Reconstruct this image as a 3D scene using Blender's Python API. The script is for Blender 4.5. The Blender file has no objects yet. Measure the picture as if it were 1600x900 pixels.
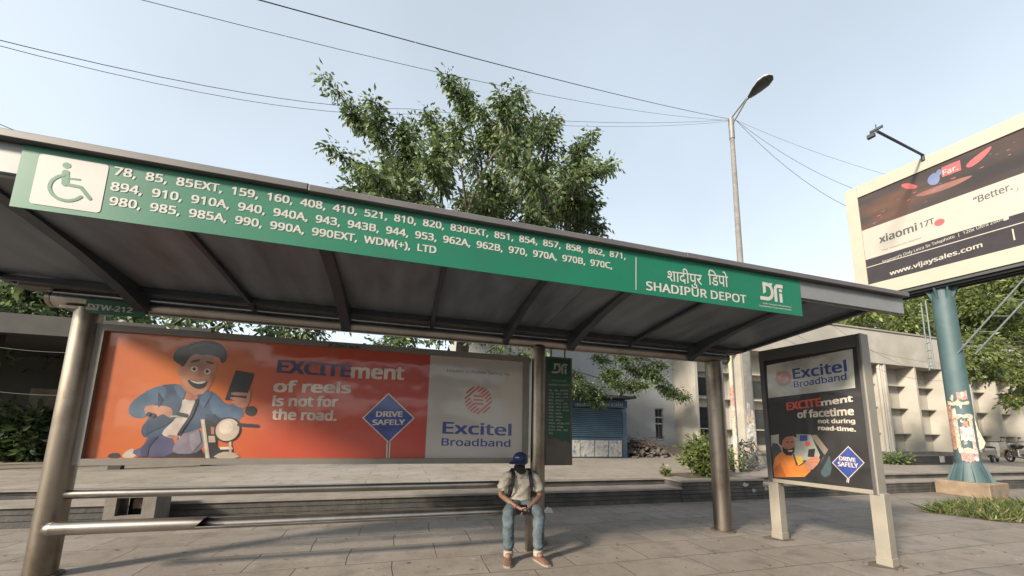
import bpy, math, random
import numpy as np
from mathutils import Vector, Matrix, Quaternion
from mathutils.geometry import tessellate_polygon
R = math.radians
random.seed(7)
rng = np.random.default_rng(7)
C = bpy.context.scene.collection
S = bpy.context.scene

# ------------------------------------------------------------------ camera
F_PX, CY, PITCH, ROLL, YAW, EYE = 583.0, 586.3, R(8.474), R(1.153), R(73.84), 1.58
fw = Vector((math.cos(YAW)*math.cos(PITCH), math.sin(YAW)*math.cos(PITCH), math.sin(PITCH)))
r0 = Vector((math.sin(YAW), -math.cos(YAW), 0)); u0 = r0.cross(fw)
rt = math.cos(ROLL)*r0 + math.sin(ROLL)*u0
up = -math.sin(ROLL)*r0 + math.cos(ROLL)*u0
cd = bpy.data.cameras.new('camera'); cam = bpy.data.objects.new('camera', cd); C.objects.link(cam)
M3 = Matrix((rt, up, -fw)).transposed()
cam.matrix_world = Matrix.Translation((0, 0, EYE)) @ M3.to_4x4()
cd.sensor_width = 36; cd.shift_y = (CY-450)/1600; cd.lens = F_PX/1600*36; cd.clip_end = 3000; cd.clip_start = .05
S.camera = cam

# ------------------------------------------------------------------ light
SUN_EL, SUN_DIR = R(27), Vector((-.89, -.456, 0)).normalized()
w = bpy.data.worlds.new('World'); S.world = w; w.use_nodes = True
nt = w.node_tree; nt.nodes.clear()
sky = nt.nodes.new('ShaderNodeTexSky'); sky.sky_type = 'NISHITA'; sky.sun_disc = False
sky.sun_elevation = SUN_EL; sky.sun_rotation = math.atan2(SUN_DIR.x, SUN_DIR.y)
sky.air_density = .6; sky.dust_density = 2.0; sky.ozone_density = 1.0
bg = nt.nodes.new('ShaderNodeBackground'); bg.inputs[1].default_value = .15
wo = nt.nodes.new('ShaderNodeOutputWorld')
hsv = nt.nodes.new('ShaderNodeHueSaturation'); hsv.inputs['Saturation'].default_value = .68   # hazy, washed-out sky
nt.links.new(sky.outputs[0], hsv.inputs['Color']); tint = nt.nodes.new('ShaderNodeMixRGB'); tint.blend_type = 'MULTIPLY'; tint.inputs[0].default_value = 1; tint.inputs[2].default_value = (1, 1.04, 1, 1)
even = nt.nodes.new('ShaderNodeGamma'); even.inputs[1].default_value = .5      # haze evens the sky out
nt.links.new(hsv.outputs[0], even.inputs[0]); tcw = nt.nodes.new('ShaderNodeTexCoord'); nz = nt.nodes.new('ShaderNodeTexNoise'); nz.inputs['Scale'].default_value = 2.2; nz.inputs['Detail'].default_value = 4
nt.links.new(tcw.outputs['Generated'], nz.inputs['Vector'])        # faint unevenness of the haze
rg = nt.nodes.new('ShaderNodeMapRange'); rg.inputs[1].default_value = .3; rg.inputs[2].default_value = .7; rg.inputs[3].default_value = .94; rg.inputs[4].default_value = 1.06
nt.links.new(nz.outputs[0], rg.inputs[0])
vm = nt.nodes.new('ShaderNodeVectorMath'); vm.operation = 'SCALE'
nt.links.new(even.outputs[0], vm.inputs[0]); nt.links.new(rg.outputs[0], vm.inputs['Scale']); nt.links.new(vm.outputs[0], tint.inputs[1]); nt.links.new(tint.outputs[0], bg.inputs[0]); nt.links.new(bg.outputs[0], wo.inputs[0])
sl = bpy.data.lights.new('sun', 'SUN'); sl.energy = 2.0; sl.angle = R(7); sl.color = (1, .87, .70)
so = bpy.data.objects.new('sun', sl); C.objects.link(so)
sd = Vector((SUN_DIR.x*math.cos(SUN_EL), SUN_DIR.y*math.cos(SUN_EL), math.sin(SUN_EL)))
so.rotation_euler = (-sd).to_track_quat('-Z', 'Y').to_euler(); so.location = (-30, -20, 30)
S.view_settings.view_transform = 'Standard'; S.view_settings.look = 'None'
S.view_settings.exposure = 2.15; S.view_settings.gamma = 1
S.view_settings.use_curve_mapping = False

# ------------------------------------------------------------------ measuring helpers
def ray(x, y): return fw + rt*((x-800)/F_PX) - up*((y-CY)/F_PX)
O0 = Vector((0, 0, EYE))
def onY(x, y, Y): d = ray(x, y); return O0 + d*(Y/d.y)
def onX(x, y, X): d = ray(x, y); return O0 + d*(X/d.x)
def onZ(x, y, z): d = ray(x, y); return O0 + d*((z-EYE)/d.z)
def onP(x, y, P, N): d = ray(x, y); return O0 + d*((P-O0).dot(N)/d.dot(N))
def dep(x, y, D): return O0 + ray(x, y)*D
def plat(Y): return .485 + .004*(Y-8.2)

# ------------------------------------------------------------------ materials
MATS = {}; ALB = .72
def lin(c):
    return tuple((v/12.92 if v <= .04045 else ((v+.055)/1.055)**2.4) for v in [x/255 for x in c])
def mat(name, col, rough=.6, metal=0, var=.15, scale=4, bump=0, bscale=None, coat=0, spec=.5, dirt=None, dscale=1.5, damt=.5, aniso=None):
    if name in MATS: return MATS[name]
    if not metal or metal < .5: col = tuple(c*ALB for c in col)
    if dirt: dirt = tuple(c*ALB for c in dirt)
    m = bpy.data.materials.new(name); m.use_nodes = True; MATS[name] = m
    n = m.node_tree.nodes; l = m.node_tree.links; b = n['Principled BSDF']
    b.inputs['Roughness'].default_value = rough; b.inputs['Metallic'].default_value = metal
    b.inputs['Specular IOR Level'].default_value = spec
    if coat: b.inputs['Coat Weight'].default_value = coat; b.inputs['Coat Roughness'].default_value = .07
    tc = n.new('ShaderNodeTexCoord')
    no = n.new('ShaderNodeTexNoise'); no.inputs['Scale'].default_value = scale; no.inputs['Detail'].default_value = 6
    l.new(tc.outputs['Object'], no.inputs['Vector'])
    if aniso:
        mp = n.new('ShaderNodeMapping'); mp.inputs['Scale'].default_value = aniso
        l.new(tc.outputs['Object'], mp.inputs['Vector']); l.new(mp.outputs[0], no.inputs['Vector'])
    mx = n.new('ShaderNodeMix'); mx.data_type = 'RGBA'
    mx.inputs[6].default_value = tuple(max(0, c*(1-var)) for c in col)+(1,)
    mx.inputs[7].default_value = tuple(min(1, c*(1+var)) for c in col)+(1,)
    mr = n.new('ShaderNodeMapRange'); mr.inputs[1].default_value = .3; mr.inputs[2].default_value = .7
    l.new(no.outputs[0], mr.inputs[0]); l.new(mr.outputs[0], mx.inputs[0])
    out = mx.outputs[2]
    if dirt:
        n2 = n.new('ShaderNodeTexNoise'); n2.inputs['Scale'].default_value = dscale; n2.inputs['Detail'].default_value = 8
        n2.inputs['Roughness'].default_value = .65
        l.new(tc.outputs['Object'], n2.inputs['Vector'])
        r2 = n.new('ShaderNodeMapRange'); r2.inputs[1].default_value = .48; r2.inputs[2].default_value = .68
        r2.inputs[4].default_value = damt
        l.new(n2.outputs[0], r2.inputs[0])
        m2 = n.new('ShaderNodeMix'); m2.data_type = 'RGBA'; m2.inputs[7].default_value = tuple(dirt)+(1,)
        l.new(r2.outputs[0], m2.inputs[0]); l.new(out, m2.inputs[6]); out = m2.outputs[2]
    l.new(out, b.inputs['Base Color'])
    if metal or rough < .5:
        rr = n.new('ShaderNodeMapRange'); rr.inputs[3].default_value = rough*.8; rr.inputs[4].default_value = min(1, rough*1.35)
        l.new(no.outputs[0], rr.inputs[0]); l.new(rr.outputs[0], b.inputs['Roughness'])
    if bump:
        nb = n.new('ShaderNodeTexNoise'); nb.inputs['Scale'].default_value = bscale or scale*6; nb.inputs['Detail'].default_value = 5
        l.new(tc.outputs['Object'], nb.inputs['Vector'])
        bp = n.new('ShaderNodeBump'); bp.inputs['Strength'].default_value = bump; bp.inputs['Distance'].default_value = .02
        l.new(nb.outputs[0], bp.inputs['Height']); l.new(bp.outputs[0], b.inputs['Normal'])
    return m
def leaf_mat(name, col, trans=.35):
    if name in MATS: return MATS[name]
    m = bpy.data.materials.new(name); m.use_nodes = True; MATS[name] = m
    n = m.node_tree.nodes; l = m.node_tree.links; b = n['Principled BSDF']; o = n['Material Output']
    g = n.new('ShaderNodeNewGeometry')
    hs = n.new('ShaderNodeHueSaturation'); hs.inputs['Color'].default_value = tuple(col)+(1,)
    mr = n.new('ShaderNodeMapRange'); mr.inputs[3].default_value = .55; mr.inputs[4].default_value = 1.5
    l.new(g.outputs['Random Per Island'], mr.inputs[0]); l.new(mr.outputs[0], hs.inputs['Value'])
    l.new(hs.outputs[0], b.inputs['Base Color']); b.inputs['Roughness'].default_value = .45
    t = n.new('ShaderNodeBsdfTranslucent'); l.new(hs.outputs[0], t.inputs[0])
    mx = n.new('ShaderNodeMixShader'); mx.inputs[0].default_value = trans
    l.new(b.outputs[0], mx.inputs[1]); l.new(t.outputs[0], mx.inputs[2]); l.new(mx.outputs[0], o.inputs[0])
    return m

# ------------------------------------------------------------------ object helpers
WORLD = {}
def props(o, label=None, cat=None, group=None, kind=None):
    if label: o['label'] = label
    if cat: o['category'] = cat
    if group: o['group'] = group
    if kind: o['kind'] = kind
    return o
def thing(name, label, cat, loc, group=None):
    o = bpy.data.objects.new(name, None); C.objects.link(o); o.location = loc; o.empty_display_size = .2
    WORLD[o.name] = Vector(loc)
    return props(o, label, cat, group)
class MB:
    def __init__(s): s.v = []; s.f = []; s.mi = []; s.m = []; s.sm = []
    def slot(s, m):
        if m not in s.m: s.m.append(m)
        return s.m.index(m)
    def add(s, vs, fs, m, smooth=False):
        k = len(s.v); i = s.slot(m)
        s.v += [Vector(v) for v in vs]
        for f in fs: s.f.append([k+j for j in f]); s.mi.append(i); s.sm.append(smooth)
        return s
    def box(s, x0, x1, y0, y1, z0, z1, m):
        vs = [(x, y, z) for x in (x0, x1) for y in (y0, y1) for z in (z0, z1)]
        return s.add(vs, [(0,1,3,2),(4,6,7,5),(0,4,5,1),(2,3,7,6),(0,2,6,4),(1,5,7,3)], m)
    def obox(s, c, size, axes, m):
        c = Vector(c); ax = [Vector(a)*(d/2) for a, d in zip(axes, size)]
        vs = [c+ax[0]*i+ax[1]*j+ax[2]*k for i in (-1,1) for j in (-1,1) for k in (-1,1)]
        return s.add(vs, [(0,1,3,2),(4,6,7,5),(0,4,5,1),(2,3,7,6),(0,2,6,4),(1,5,7,3)], m)
    def tube(s, pts, r, m, seg=12, cap=True, smooth=True, sq=None):
        pts = [Vector(p) for p in pts]; n = len(pts)
        rs = r if isinstance(r, (list, tuple)) else [r]*n
        vs = []; fs = []; ref = None
        for i, p in enumerate(pts):
            t = (pts[min(i+1, n-1)]-pts[max(i-1, 0)]).normalized()
            if ref is None:
                ref = Vector((0,0,1)) if abs(t.z) < .9 else Vector((1,0,0))
            a = (ref - t*ref.dot(t)).normalized(); ref = a; b = t.cross(a)
            for k in range(seg):
                an = 2*math.pi*k/seg
                vs.append(p + a*(math.cos(an)*rs[i]) + b*(math.sin(an)*rs[i]))
        for i in range(n-1):
            for k in range(seg):
                k2 = (k+1) % seg
                fs.append((i*seg+k, i*seg+k2, (i+1)*seg+k2, (i+1)*seg+k))
        s.add(vs, fs, m, smooth)
        if cap:
            s.add(vs[:seg], [tuple(range(seg))[::-1]], m); s.add(vs[-seg:], [tuple(range(seg))], m)
        return s
    def prism(s, poly, depth, m):     # poly: closed list of 3D points in a plane, extruded by vector depth
        poly = [Vector(p) for p in poly]; d = Vector(depth); n = len(poly)
        tri = tessellate_polygon([poly])
        vs = poly+[p+d for p in poly]
        fs = [tuple(t) for t in tri]+[tuple(j+n for j in t)[::-1] for t in tri]
        fs += [(i, (i+1) % n, n+(i+1) % n, n+i) for i in range(n)]
        return s.add(vs, fs, m)
    def build(s, name, parent=None, loc=None, bevel=0, label=None, cat=None, group=None, kind=None, recalc=True):
        if parent is not None: off = WORLD[parent.name]
        else: off = Vector(loc) if loc is not None else Vector((0,0,0))
        me = bpy.data.meshes.new(name)
        me.from_pydata([tuple(v-off) for v in s.v], [], s.f)
        for m in s.m: me.materials.append(m)
        me.polygons.foreach_set('material_index', s.mi); me.polygons.foreach_set('use_smooth', s.sm)
        if recalc:
            import bmesh
            bm = bmesh.new(); bm.from_mesh(me); bmesh.ops.recalc_face_normals(bm, faces=bm.faces); bm.to_mesh(me); bm.free()
        me.update()
        o = bpy.data.objects.new(name, me); C.objects.link(o)
        if parent is not None: o.parent = parent
        else: o.location = off
        WORLD[o.name] = off
        if bevel:
            b = o.modifiers.new('bevel', 'BEVEL'); b.width = bevel; b.segments = 2; b.limit_method = 'ANGLE'; b.angle_limit = R(50)
        return props(o, label, cat, group, kind)

TXT = {}
import os
FONT = None
try: FONT = bpy.data.fonts.load(os.path.join(bpy.utils.resource_path('LOCAL'), 'datafiles', 'fonts', 'NotoSansHebrew-Regular.woff2'))   # the typeface Blender ships with
except Exception: FONT = None
def glyphs(body, bold):
    k = body
    if k in TXT: return TXT[k]
    c = bpy.data.curves.new('lettering', 'FONT'); c.body = body; c.size = 1; c.resolution_u = 3
    c.fill_mode = 'FRONT'
    if FONT and all(ord(ch) < 0x900 or ord(ch) > 0x97f for ch in body): c.font = FONT
    o = bpy.data.objects.new('lettering', c); C.objects.link(o); bpy.context.view_layer.update()
    me = bpy.data.meshes.new_from_object(o.evaluated_get(bpy.context.evaluated_depsgraph_get()))
    vs = np.array([v.co[:2] for v in me.vertices]); fs = [tuple(p.vertices) for p in me.polygons]
    bpy.data.objects.remove(o); bpy.data.curves.remove(c); bpy.data.meshes.remove(me)
    TXT[k] = (vs, fs); return TXT[k]
class Flat:
    """draws thin printed layers on a plane (origin P, unit axes U,V, normal N towards the viewer)"""
    def __init__(s, P, U, V, N): s.P, s.U, s.V, s.N = Vector(P), Vector(U).normalized(), Vector(V).normalized(), Vector(N).normalized()
    def uv(s, x, y): q = onP(x, y, s.P, s.N)-s.P; return (q.dot(s.U), q.dot(s.V))
    def at(s, u, v, h): return s.P+s.U*u+s.V*v+s.N*h
    def poly(s, mb, pts, m, h, px=True):
        if px: pts = [s.uv(*p) for p in pts]
        tri = tessellate_polygon([[Vector((a, b, 0)) for a, b in pts]])
        vs = [s.at(a, b, h) for a, b in pts]
        out = []
        for t in tri:
            n = (vs[t[1]]-vs[t[0]]).cross(vs[t[2]]-vs[t[0]])
            out.append(t if n.dot(s.N) > 0 else (t[0], t[2], t[1]))
        mb.add(vs, out, m)
    def smooth(s, mb, pts, m, h, px=True, it=2):
        for _ in range(it):
            q = []
            for i in range(len(pts)):
                a, b = pts[i], pts[(i+1) % len(pts)]
                q += [(a[0]*.75+b[0]*.25, a[1]*.75+b[1]*.25), (a[0]*.25+b[0]*.75, a[1]*.25+b[1]*.75)]
            pts = q
        s.poly(mb, pts, m, h, px)
    def disc(s, mb, c, rx, ry, m, h, px=True, seg=24, a0=0, a1=360):
        s.poly(mb, [(c[0]+rx*math.cos(R(a0+(a1-a0)*k/seg)), c[1]+ry*math.sin(R(a0+(a1-a0)*k/seg))) for k in range(seg if a1-a0 == 360 else seg+1)], m, h, px)
    def stroke(s, mb, pts, wd, m, h, px=True, roundcap=True):
        if px:
            a = s.uv(pts[0][0]-wd/2, pts[0][1]); b = s.uv(pts[0][0]+wd/2, pts[0][1]); wd = math.hypot(a[0]-b[0], a[1]-b[1])
            pts = [s.uv(*p) for p in pts]
        for k in range(len(pts)-1):
            a, b = Vector(pts[k]), Vector(pts[k+1]); d = (b-a)
            if d.length < 1e-6: continue
            d.normalize(); q = Vector((-d.y, d.x))*wd/2
            hh = h+.0001*(k % 3)
            s.poly(mb, [a+q, b+q, b-q, a-q], m, hh, False)
        if roundcap:
            for k, p in enumerate(pts): s.disc(mb, p, wd/2, wd/2, m, h+.0003, False, 12)
    def text(s, mb, body, bl, br, ht, m, h, bold=.02, px=True):
        """baseline from bl to br, ht = point whose height above the baseline start is the cap height"""
        a, b = (s.uv(*bl), s.uv(*br)) if px else (bl, br)
        vs, fs = glyphs(body, bold)
        x0, x1 = vs[:, 0].min(), vs[:, 0].max()
        cap = .729 if not px or True else 1
        hgt = (s.uv(*ht)[1]-a[1]) if px else ht
        d = (b[0]-a[0], b[1]-a[1]); sc = 1/(x1-x0); sy = hgt/.714
        bx, by = bold*.9, bold*.55          # heavier weights are struck several times, slightly shifted
        for k, (sx, sy_) in enumerate([(0, 0)]+([(-bx, -by), (bx, by), (-bx, by), (bx, -by)] if bold > .004 else [])):
            vv = []
            for x, y in vs:
                t = (x+sx-x0)*sc
                vv.append(s.at(a[0]+d[0]*t, a[1]+d[1]*t+(y+sy_)*sy, h+.00006*k))
            mb.add(vv, fs, m)
# ------------------------------------------------------------------ ground, steps, platform
def paving(name, c1, c2, bw, rh, mortar, scale=1, dirt=(.30, .22, .14), damt=.7, rot=0):
    m = bpy.data.materials.new(name); m.use_nodes = True; MATS[name] = m
    n = m.node_tree.nodes; l = m.node_tree.links; b = n['Principled BSDF']; b.inputs['Roughness'].default_value = .75
    tc = n.new('ShaderNodeTexCoord'); mp = n.new('ShaderNodeMapping'); l.new(tc.outputs['Object'], mp.inputs[0]); mp.inputs['Rotation'].default_value = (0, 0, rot)
    nw = n.new('ShaderNodeTexNoise'); nw.inputs['Scale'].default_value = 1.3; l.new(mp.outputs[0], nw.inputs[0])
    ad = n.new('ShaderNodeMixRGB'); ad.blend_type = 'LINEAR_LIGHT'; ad.inputs[0].default_value = .05
    l.new(mp.outputs[0], ad.inputs[1]); l.new(nw.outputs['Color'], ad.inputs[2])
    br = n.new('ShaderNodeTexBrick'); l.new(ad.outputs[0], br.inputs[0])
    br.inputs['Color1'].default_value = tuple(c1)+(1,); br.inputs['Color2'].default_value = tuple(c2)+(1,)
    br.inputs['Mortar'].default_value = tuple(mortar)+(1,); br.inputs['Scale'].default_value = 1
    br.inputs['Mortar Size'].default_value = .010; br.inputs['Mortar Smooth'].default_value = .7; br.inputs['Bias'].default_value = -.1
    br.inputs['Brick Width'].default_value = bw; br.inputs['Row Height'].default_value = rh
    out = br.outputs[0]
    def layer(src, sc, lo, hi, col, amt, det=8, stretch=None):
        t = n.new('ShaderNodeTexNoise'); t.inputs['Scale'].default_value = sc; t.inputs['Detail'].default_value = det; t.inputs['Roughness'].default_value = .62
        if stretch:
            q = n.new('ShaderNodeMapping'); q.inputs['Scale'].default_value = stretch; l.new(tc.outputs['Object'], q.inputs[0]); l.new(q.outputs[0], t.inputs[0])
        else: l.new(tc.outputs['Object'], t.inputs[0])
        r = n.new('ShaderNodeMapRange'); r.inputs[1].default_value = lo; r.inputs[2].default_value = hi; r.inputs[4].default_value = amt
        l.new(t.outputs[0], r.inputs[0])
        x = n.new('ShaderNodeMixRGB'); x.inputs[2].default_value = tuple(col)+(1,)
        l.new(r.outputs[0], x.inputs[0]); l.new(src, x.inputs[1]); return x.outputs[0], t
    out, _ = layer(out, .55, .44, .62, dirt, damt)
    out, _ = layer(out, 2.6, .50, .70, [c*.40 for c in c1], .65)
    out, _ = layer(out, 1.1, .55, .75, [min(1, c*1.45) for c in c1], .4, stretch=(.35, 1.6, 1))
    out, _ = layer(out, 7, .60, .70, [c*.45 for c in c1], .6, det=3)
    out, _ = layer(out, 11, .66, .72, [min(1, c*1.7) for c in c1], .5, det=2)
    out, t4 = layer(out, 28, .50, .75, [c*.5 for c in c1], .35)
    l.new(out, b.inputs['Base Color'])
    bp = n.new('ShaderNodeBump'); bp.inputs['Strength'].default_value = .5; bp.inputs['Distance'].default_value = .012
    mm = n.new('ShaderNodeMath'); mm.operation = 'MULTIPLY_ADD'; mm.inputs[1].default_value = .35
    l.new(t4.outputs[0], mm.inputs[0])
    iv = n.new('ShaderNodeMath'); iv.operation = 'SUBTRACT'; iv.inputs[0].default_value = 1; l.new(br.outputs['Fac'], iv.inputs[1]); l.new(iv.outputs[0], mm.inputs[2])
    l.new(mm.outputs[0], bp.inputs['Height']); l.new(bp.outputs[0], b.inputs['Normal'])
    return m
PAV = paving('paving_stone', (.195, .172, .150), (.152, .134, .116), 1.05, .62, (.045, .038, .031), dirt=(.145, .117, .092), damt=.6)
PLT = paving('platform_stone', (.245, .218, .188), (.205, .182, .157), 1.3, .8, (.06, .05, .042), dirt=(.165, .135, .105), damt=.5)
DARKST = mat('dark_riser_stone', (.062, .060, .058), .75, var=.35, scale=3, bump=.4, dirt=(.2, .17, .14), dscale=2.5, damt=.5)
EDGE = mat('step_edge_stone', (.26, .23, .20), .7, var=.2, scale=3, bump=.2)

MB().add([(-1500,-1500,0),(1500,-1500,0),(1500,1500,0),(-1500,1500,0)], [(0,1,2,3)], PAV).build('ground', kind='structure')
YS, YT = 7.62, 8.21
XA, XB = 6.43, 8.9
p = MB()
p.add([(-60,YT,.485),(100,YT,.485),(100,60,plat(60)),(-60,60,plat(60))], [(0,1,2,3)], PLT)
p.build('platform', kind='structure')
def risers(mb, x0, x1, y, z0, z1, n):
    """a riser clad in ribbed courses, each course set slightly back from the last"""
    h = (z1-z0)/n
    for k in range(n):
        o = .012*((k % 2))
        mb.box(x0, x1, y+o, y+.16, z0+h*k+.002, z0+h*(k+1)-.006, DARKST)
for i, (xa, xb) in enumerate(((-60, XA-.003), (XB+.003, 100))):
    s = MB()
    risers(s, xa, xb, YS, 0, .29, 3)
    s.box(xa, xb, YS-.03, YT+.1, .292, .33, EDGE)
    risers(s, xa, xb, YT, .332, .447, 2)
    s.box(xa, xb, YT-.03, YT+.3, .449, .481, EDGE)
    s.build('steps', kind='structure')
# dark cladded planter wall that breaks the flight of steps
pw = thing('planter_wall', 'low dark ribbed stone planter wall between the two flights of steps', 'planter', (7.6, YS+.4, 0))
m = MB(); risers(m, XA, XB, YS-.035, 0, .455, 5); m.box(XA, XB, YS+.12, YS+.3, 0, .45, DARKST)
m.box(XA, XA+.16, YS+.3, YT+.3, 0, .45, DARKST); m.box(XB-.16, XB, YS+.3, YT+.3, 0, .45, DARKST)
m.build('wall', pw)
m = MB(); m.box(XA-.02, XB+.02, YS-.06, YS+.32, .457, .497, EDGE); m.build('coping', pw)
m = MB(); m.box(XA-.02, XA+.5, YS+.325, YT+.2, .4585, .4965, EDGE)
m.add([(XA+.5,YS+.325,.485),(XB-.17,YS+.325,.485),(XB-.17,YT+.9,.50),(XA+.5,YT+.9,.50)], [(0,1,2,3)], mat('soil', (.10,.075,.05), .95, var=.5, scale=8, bump=.8)); m.build('soil_bed', pw)
WPAP = mat('white_paper', (.42,.41,.39), .8)
for (x, y, wd, hh) in ((1165,757,14,7),(1178,766,8,7),(1197,763,8,8)):
    a = onY(x, y, YS-.04); f = Flat(a, (1,0,0), (0,0,1), (0,-1,0)); mm = MB()
    k = wd*.0075; q = hh*.0085
    f.poly(mm, [(-k,-q*.3),(-k*.2,-q),(k*.7,-q*.6),(k,q*.2),(k*.2,q*.4),(-k*.4,q)], WPAP, .003, False); mm.build('paper_scrap', pw)

# ------------------------------------------------------------------ bus shelter
YC = 5.29
def steel_mat(name, col, rough, scale=(1, 1, .12)):
    return mat(name, col, rough, metal=1, var=.22, scale=7, aniso=scale, dirt=(col[0]*.5, col[1]*.43, col[2]*.36), dscale=2.2, damt=.55)
STEEL = steel_mat('brushed_steel', (.27, .232, .19), .36)
STEELH = steel_mat('brushed_steel_rail', (.33, .305, .28), .30, (.12, 1, 1))
ROOFM = mat('roof_sheet', (.17,.20,.24), .42, metal=.25, var=.30, scale=2.2, aniso=(2.5, .5, 1), dirt=(.12,.14,.165), dscale=1.4, damt=.5)
RIBM = mat('rib_paint', (.04, .048, .062), .5, var=.2)
CAPM = mat('cap_metal', (.15, .142, .145), .5, metal=.25, var=.12, scale=2, dirt=(.12,.10,.09), dscale=3)
FASM = mat('fascia_metal', (.26, .27, .275), .45, metal=.2, var=.08, scale=2, dirt=(.2,.19,.18), dscale=2.5)
GREEN = mat('sign_green', (.0, .155, .082), .42, var=.06, scale=.8, dirt=(.012,.115,.07), dscale=2.2, damt=.5)
WHITE = mat('sign_white', (.52, .50, .47), .5, var=.05)
BLACK = mat('black_rubber', (.015, .015, .017), .6)
sh = thing('bus_shelter', 'long steel bus shelter with green route sign along its sloping roof edge', 'bus shelter', (.85, YC, 0))
def column(x, r, top):
    m = MB(); m.tube([(x, YC, 0), (x, YC, top)], r, STEEL, 28); o = m.build('column', sh)
    b = MB(); b.tube([(x, YC, 0), (x, YC, .02)], r+.05, mat('base_grout', (.12,.09,.065), .9, var=.4, scale=9, bump=.5), 20); b.build('base_ring', o)
column(-3.48, .124, 2.85); column(1.95, .108, 2.86); column(5.27, .14, 2.86)
m = MB(); m.tube([(-3.80, YC, 2.94), (5.52, YC, 2.94)], .095, STEELH, 24); bm_ = m.build('beam', sh)
for x0, x1 in ((-3.835, -3.795), (5.515, 5.55)):
    m = MB(); m.tube([(x0, YC, 2.94), (x1, YC, 2.94)], .101, STEEL, 24); m.build('end_cap', bm_)
m = MB(); m.box(-3.68, -3.34, YC-.12, YC+.12, 2.82, 2.852, STEEL); m.build('saddle', bm_)
XL, XR = -4.15, 5.80
def zu(y): # underside of the roof
    pts = [(5.50,3.075),(5.2,3.09),(4.22,3.18),(3.35,3.255),(2.90,3.285)]
    for (a, za), (b, zb) in zip(pts, pts[1:]):
        if y <= a and y >= b: return za+(zb-za)*(a-y)/(a-b)
    return 3.285 if y < 3.5 else 3.075
ys = [2.93, 3.35, 3.8, 4.22, 4.7, 5.2]
m = MB()
xs = [XL+.07, -1.85, .32, 1.93, 3.51, XR-.07]
for xa, xb in zip(xs, xs[1:]):
    for ya, yb in zip(ys, ys[1:]):
        m.add([(xa+.004,ya,zu(ya)),(xb-.004,ya,zu(ya)),(xb-.004,yb,zu(yb)),(xa+.004,yb,zu(yb)),
               (xa+.004,ya,zu(ya)+.05),(xb-.004,ya,zu(ya)+.05),(xb-.004,yb,zu(yb)+.05),(xa+.004,yb,zu(yb)+.05)],
              [(0,3,2,1),(4,5,6,7),(0,1,5,4),(2,3,7,6),(0,4,7,3),(1,2,6,5)], ROOFM)
m.build('roof', sh)
for xa, xb in ((XL, XL+.068), (XR-.068, XR)):     # side rails of the roof
    m = MB()
    for ya, yb in zip(ys, ys[1:]):
        m.add([(xa,ya,zu(ya)-.05),(xb,ya,zu(ya)-.05),(xb,yb,zu(yb)-.05),(xa,yb,zu(yb)-.05),(xa,ya,zu(ya)+.06),(xb,ya,zu(ya)+.06),(xb,yb,zu(yb)+.06),(xa,yb,zu(yb)+.06)],
              [(0,3,2,1),(4,5,6,7),(0,1,5,4),(2,3,7,6),(0,4,7,3),(1,2,6,5)], RIBM)
    m.build('side_rail', sh)
m = MB(); m.box(XL, XR, 5.225, 5.44, 3.045, 3.10, mat('gutter_brown', (.12,.10,.088), .6, var=.25, scale=5)); m.build('gutter', sh)
m = MB(); m.box(XL+.08, XR-.08, 5.02, 5.06, 3.03, 3.085, RIBM); m.build('cross_rail', sh)
for x, major in ((-2.96,1),(-1.85,0),(-.78,1),(.32,0),(1.40,1),(2.45,1),(3.51,0),(4.70,1)):
    wd = .11 if major else .05
    if x == 1.40: wd = .07
    yb = YC-.06
    if major: pr = [(yb-.02, 2.83), (yb-.10, 2.87), (yb-.5, 3.0), (yb-1.0, 3.115), (3.75, 3.19), (2.95, 3.262)]
    else: pr = [(yb-.02, 2.99), (yb-.2, 3.03), (yb-.7, 3.09), (4.1, 3.145), (3.5, 3.205), (2.95, 3.262)]
    poly = [(x-wd/2, y, z) for y, z in pr]+[(x-wd/2, 2.95, zu(2.95)-.003), (x-wd/2, 3.8, zu(3.8)-.003), (x-wd/2, 4.7, zu(4.7)-.003), (x-wd/2, yb-.02, zu(yb)-.003)]
    MB().prism(poly, (wd, 0, 0), RIBM).build('rib', sh)
# front edge: cap in three lengths, fascia plate, route sign
for a, b, dz in ((XL-.02, -.764, 0), (-.758, 2.567, -.005), (2.573, XR+.02, 0)):
    m = MB(); m.prism([(a,2.815,3.287+dz),(a,2.815,3.335+dz),(a,2.84,3.352+dz),(a,3.2,3.362+dz),(a,3.2,3.335+dz),(a,2.905,3.29+dz)], (b-a,0,0), CAPM); m.build('roof_cap', sh, bevel=.004)
m = MB(); m.box(XL, XR, 2.875, 2.90, 3.085, 3.284, FASM); m.box(XL, XR, 2.902, 2.925, 3.07, 3.084, FASM); m.build('fascia', sh, bevel=.003)
SY = 2.862
rs = MB(); sa, sb = onY(24, 280, SY).x, onY(1252, 470, SY).x
rs.box(sa, sb, SY, SY+.010, 2.866, 3.282, GREEN); rsign = rs.build('route_sign', sh)
fs = Flat((0, SY, 0), (1,0,0), (0,0,1), (0,-1,0))
SH = .0022
m = MB(); B = .028
fs.text(m, '78,  85,  85EXT,  159,  160,  408,  410,  521,  810,  820,  830EXT,  851,  854,  857,  858,  862,  871,', (178,273), (977,405), (178,257), WHITE, SH, B)
fs.text(m, '894,  910,  910A,  940,  940A,  943,  943B,  944,  953,  962A,  962B,  970,  970A,  970B,  970C,', (173,297), (956,420), (174,281), WHITE, SH, B)
fs.text(m, '980,  985,  985A,  990,  990A,  990EXT,  WDM(+),  LTD', (171,320), (681,396), (172,304), WHITE, SH, B)
m.build('route_numbers', rsign)
m = MB(); fs.stroke(m, [(993.5,402),(993.5,453)], 1.3, WHITE, SH, roundcap=False); m.build('divider_line', rsign)
m = MB()
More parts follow.
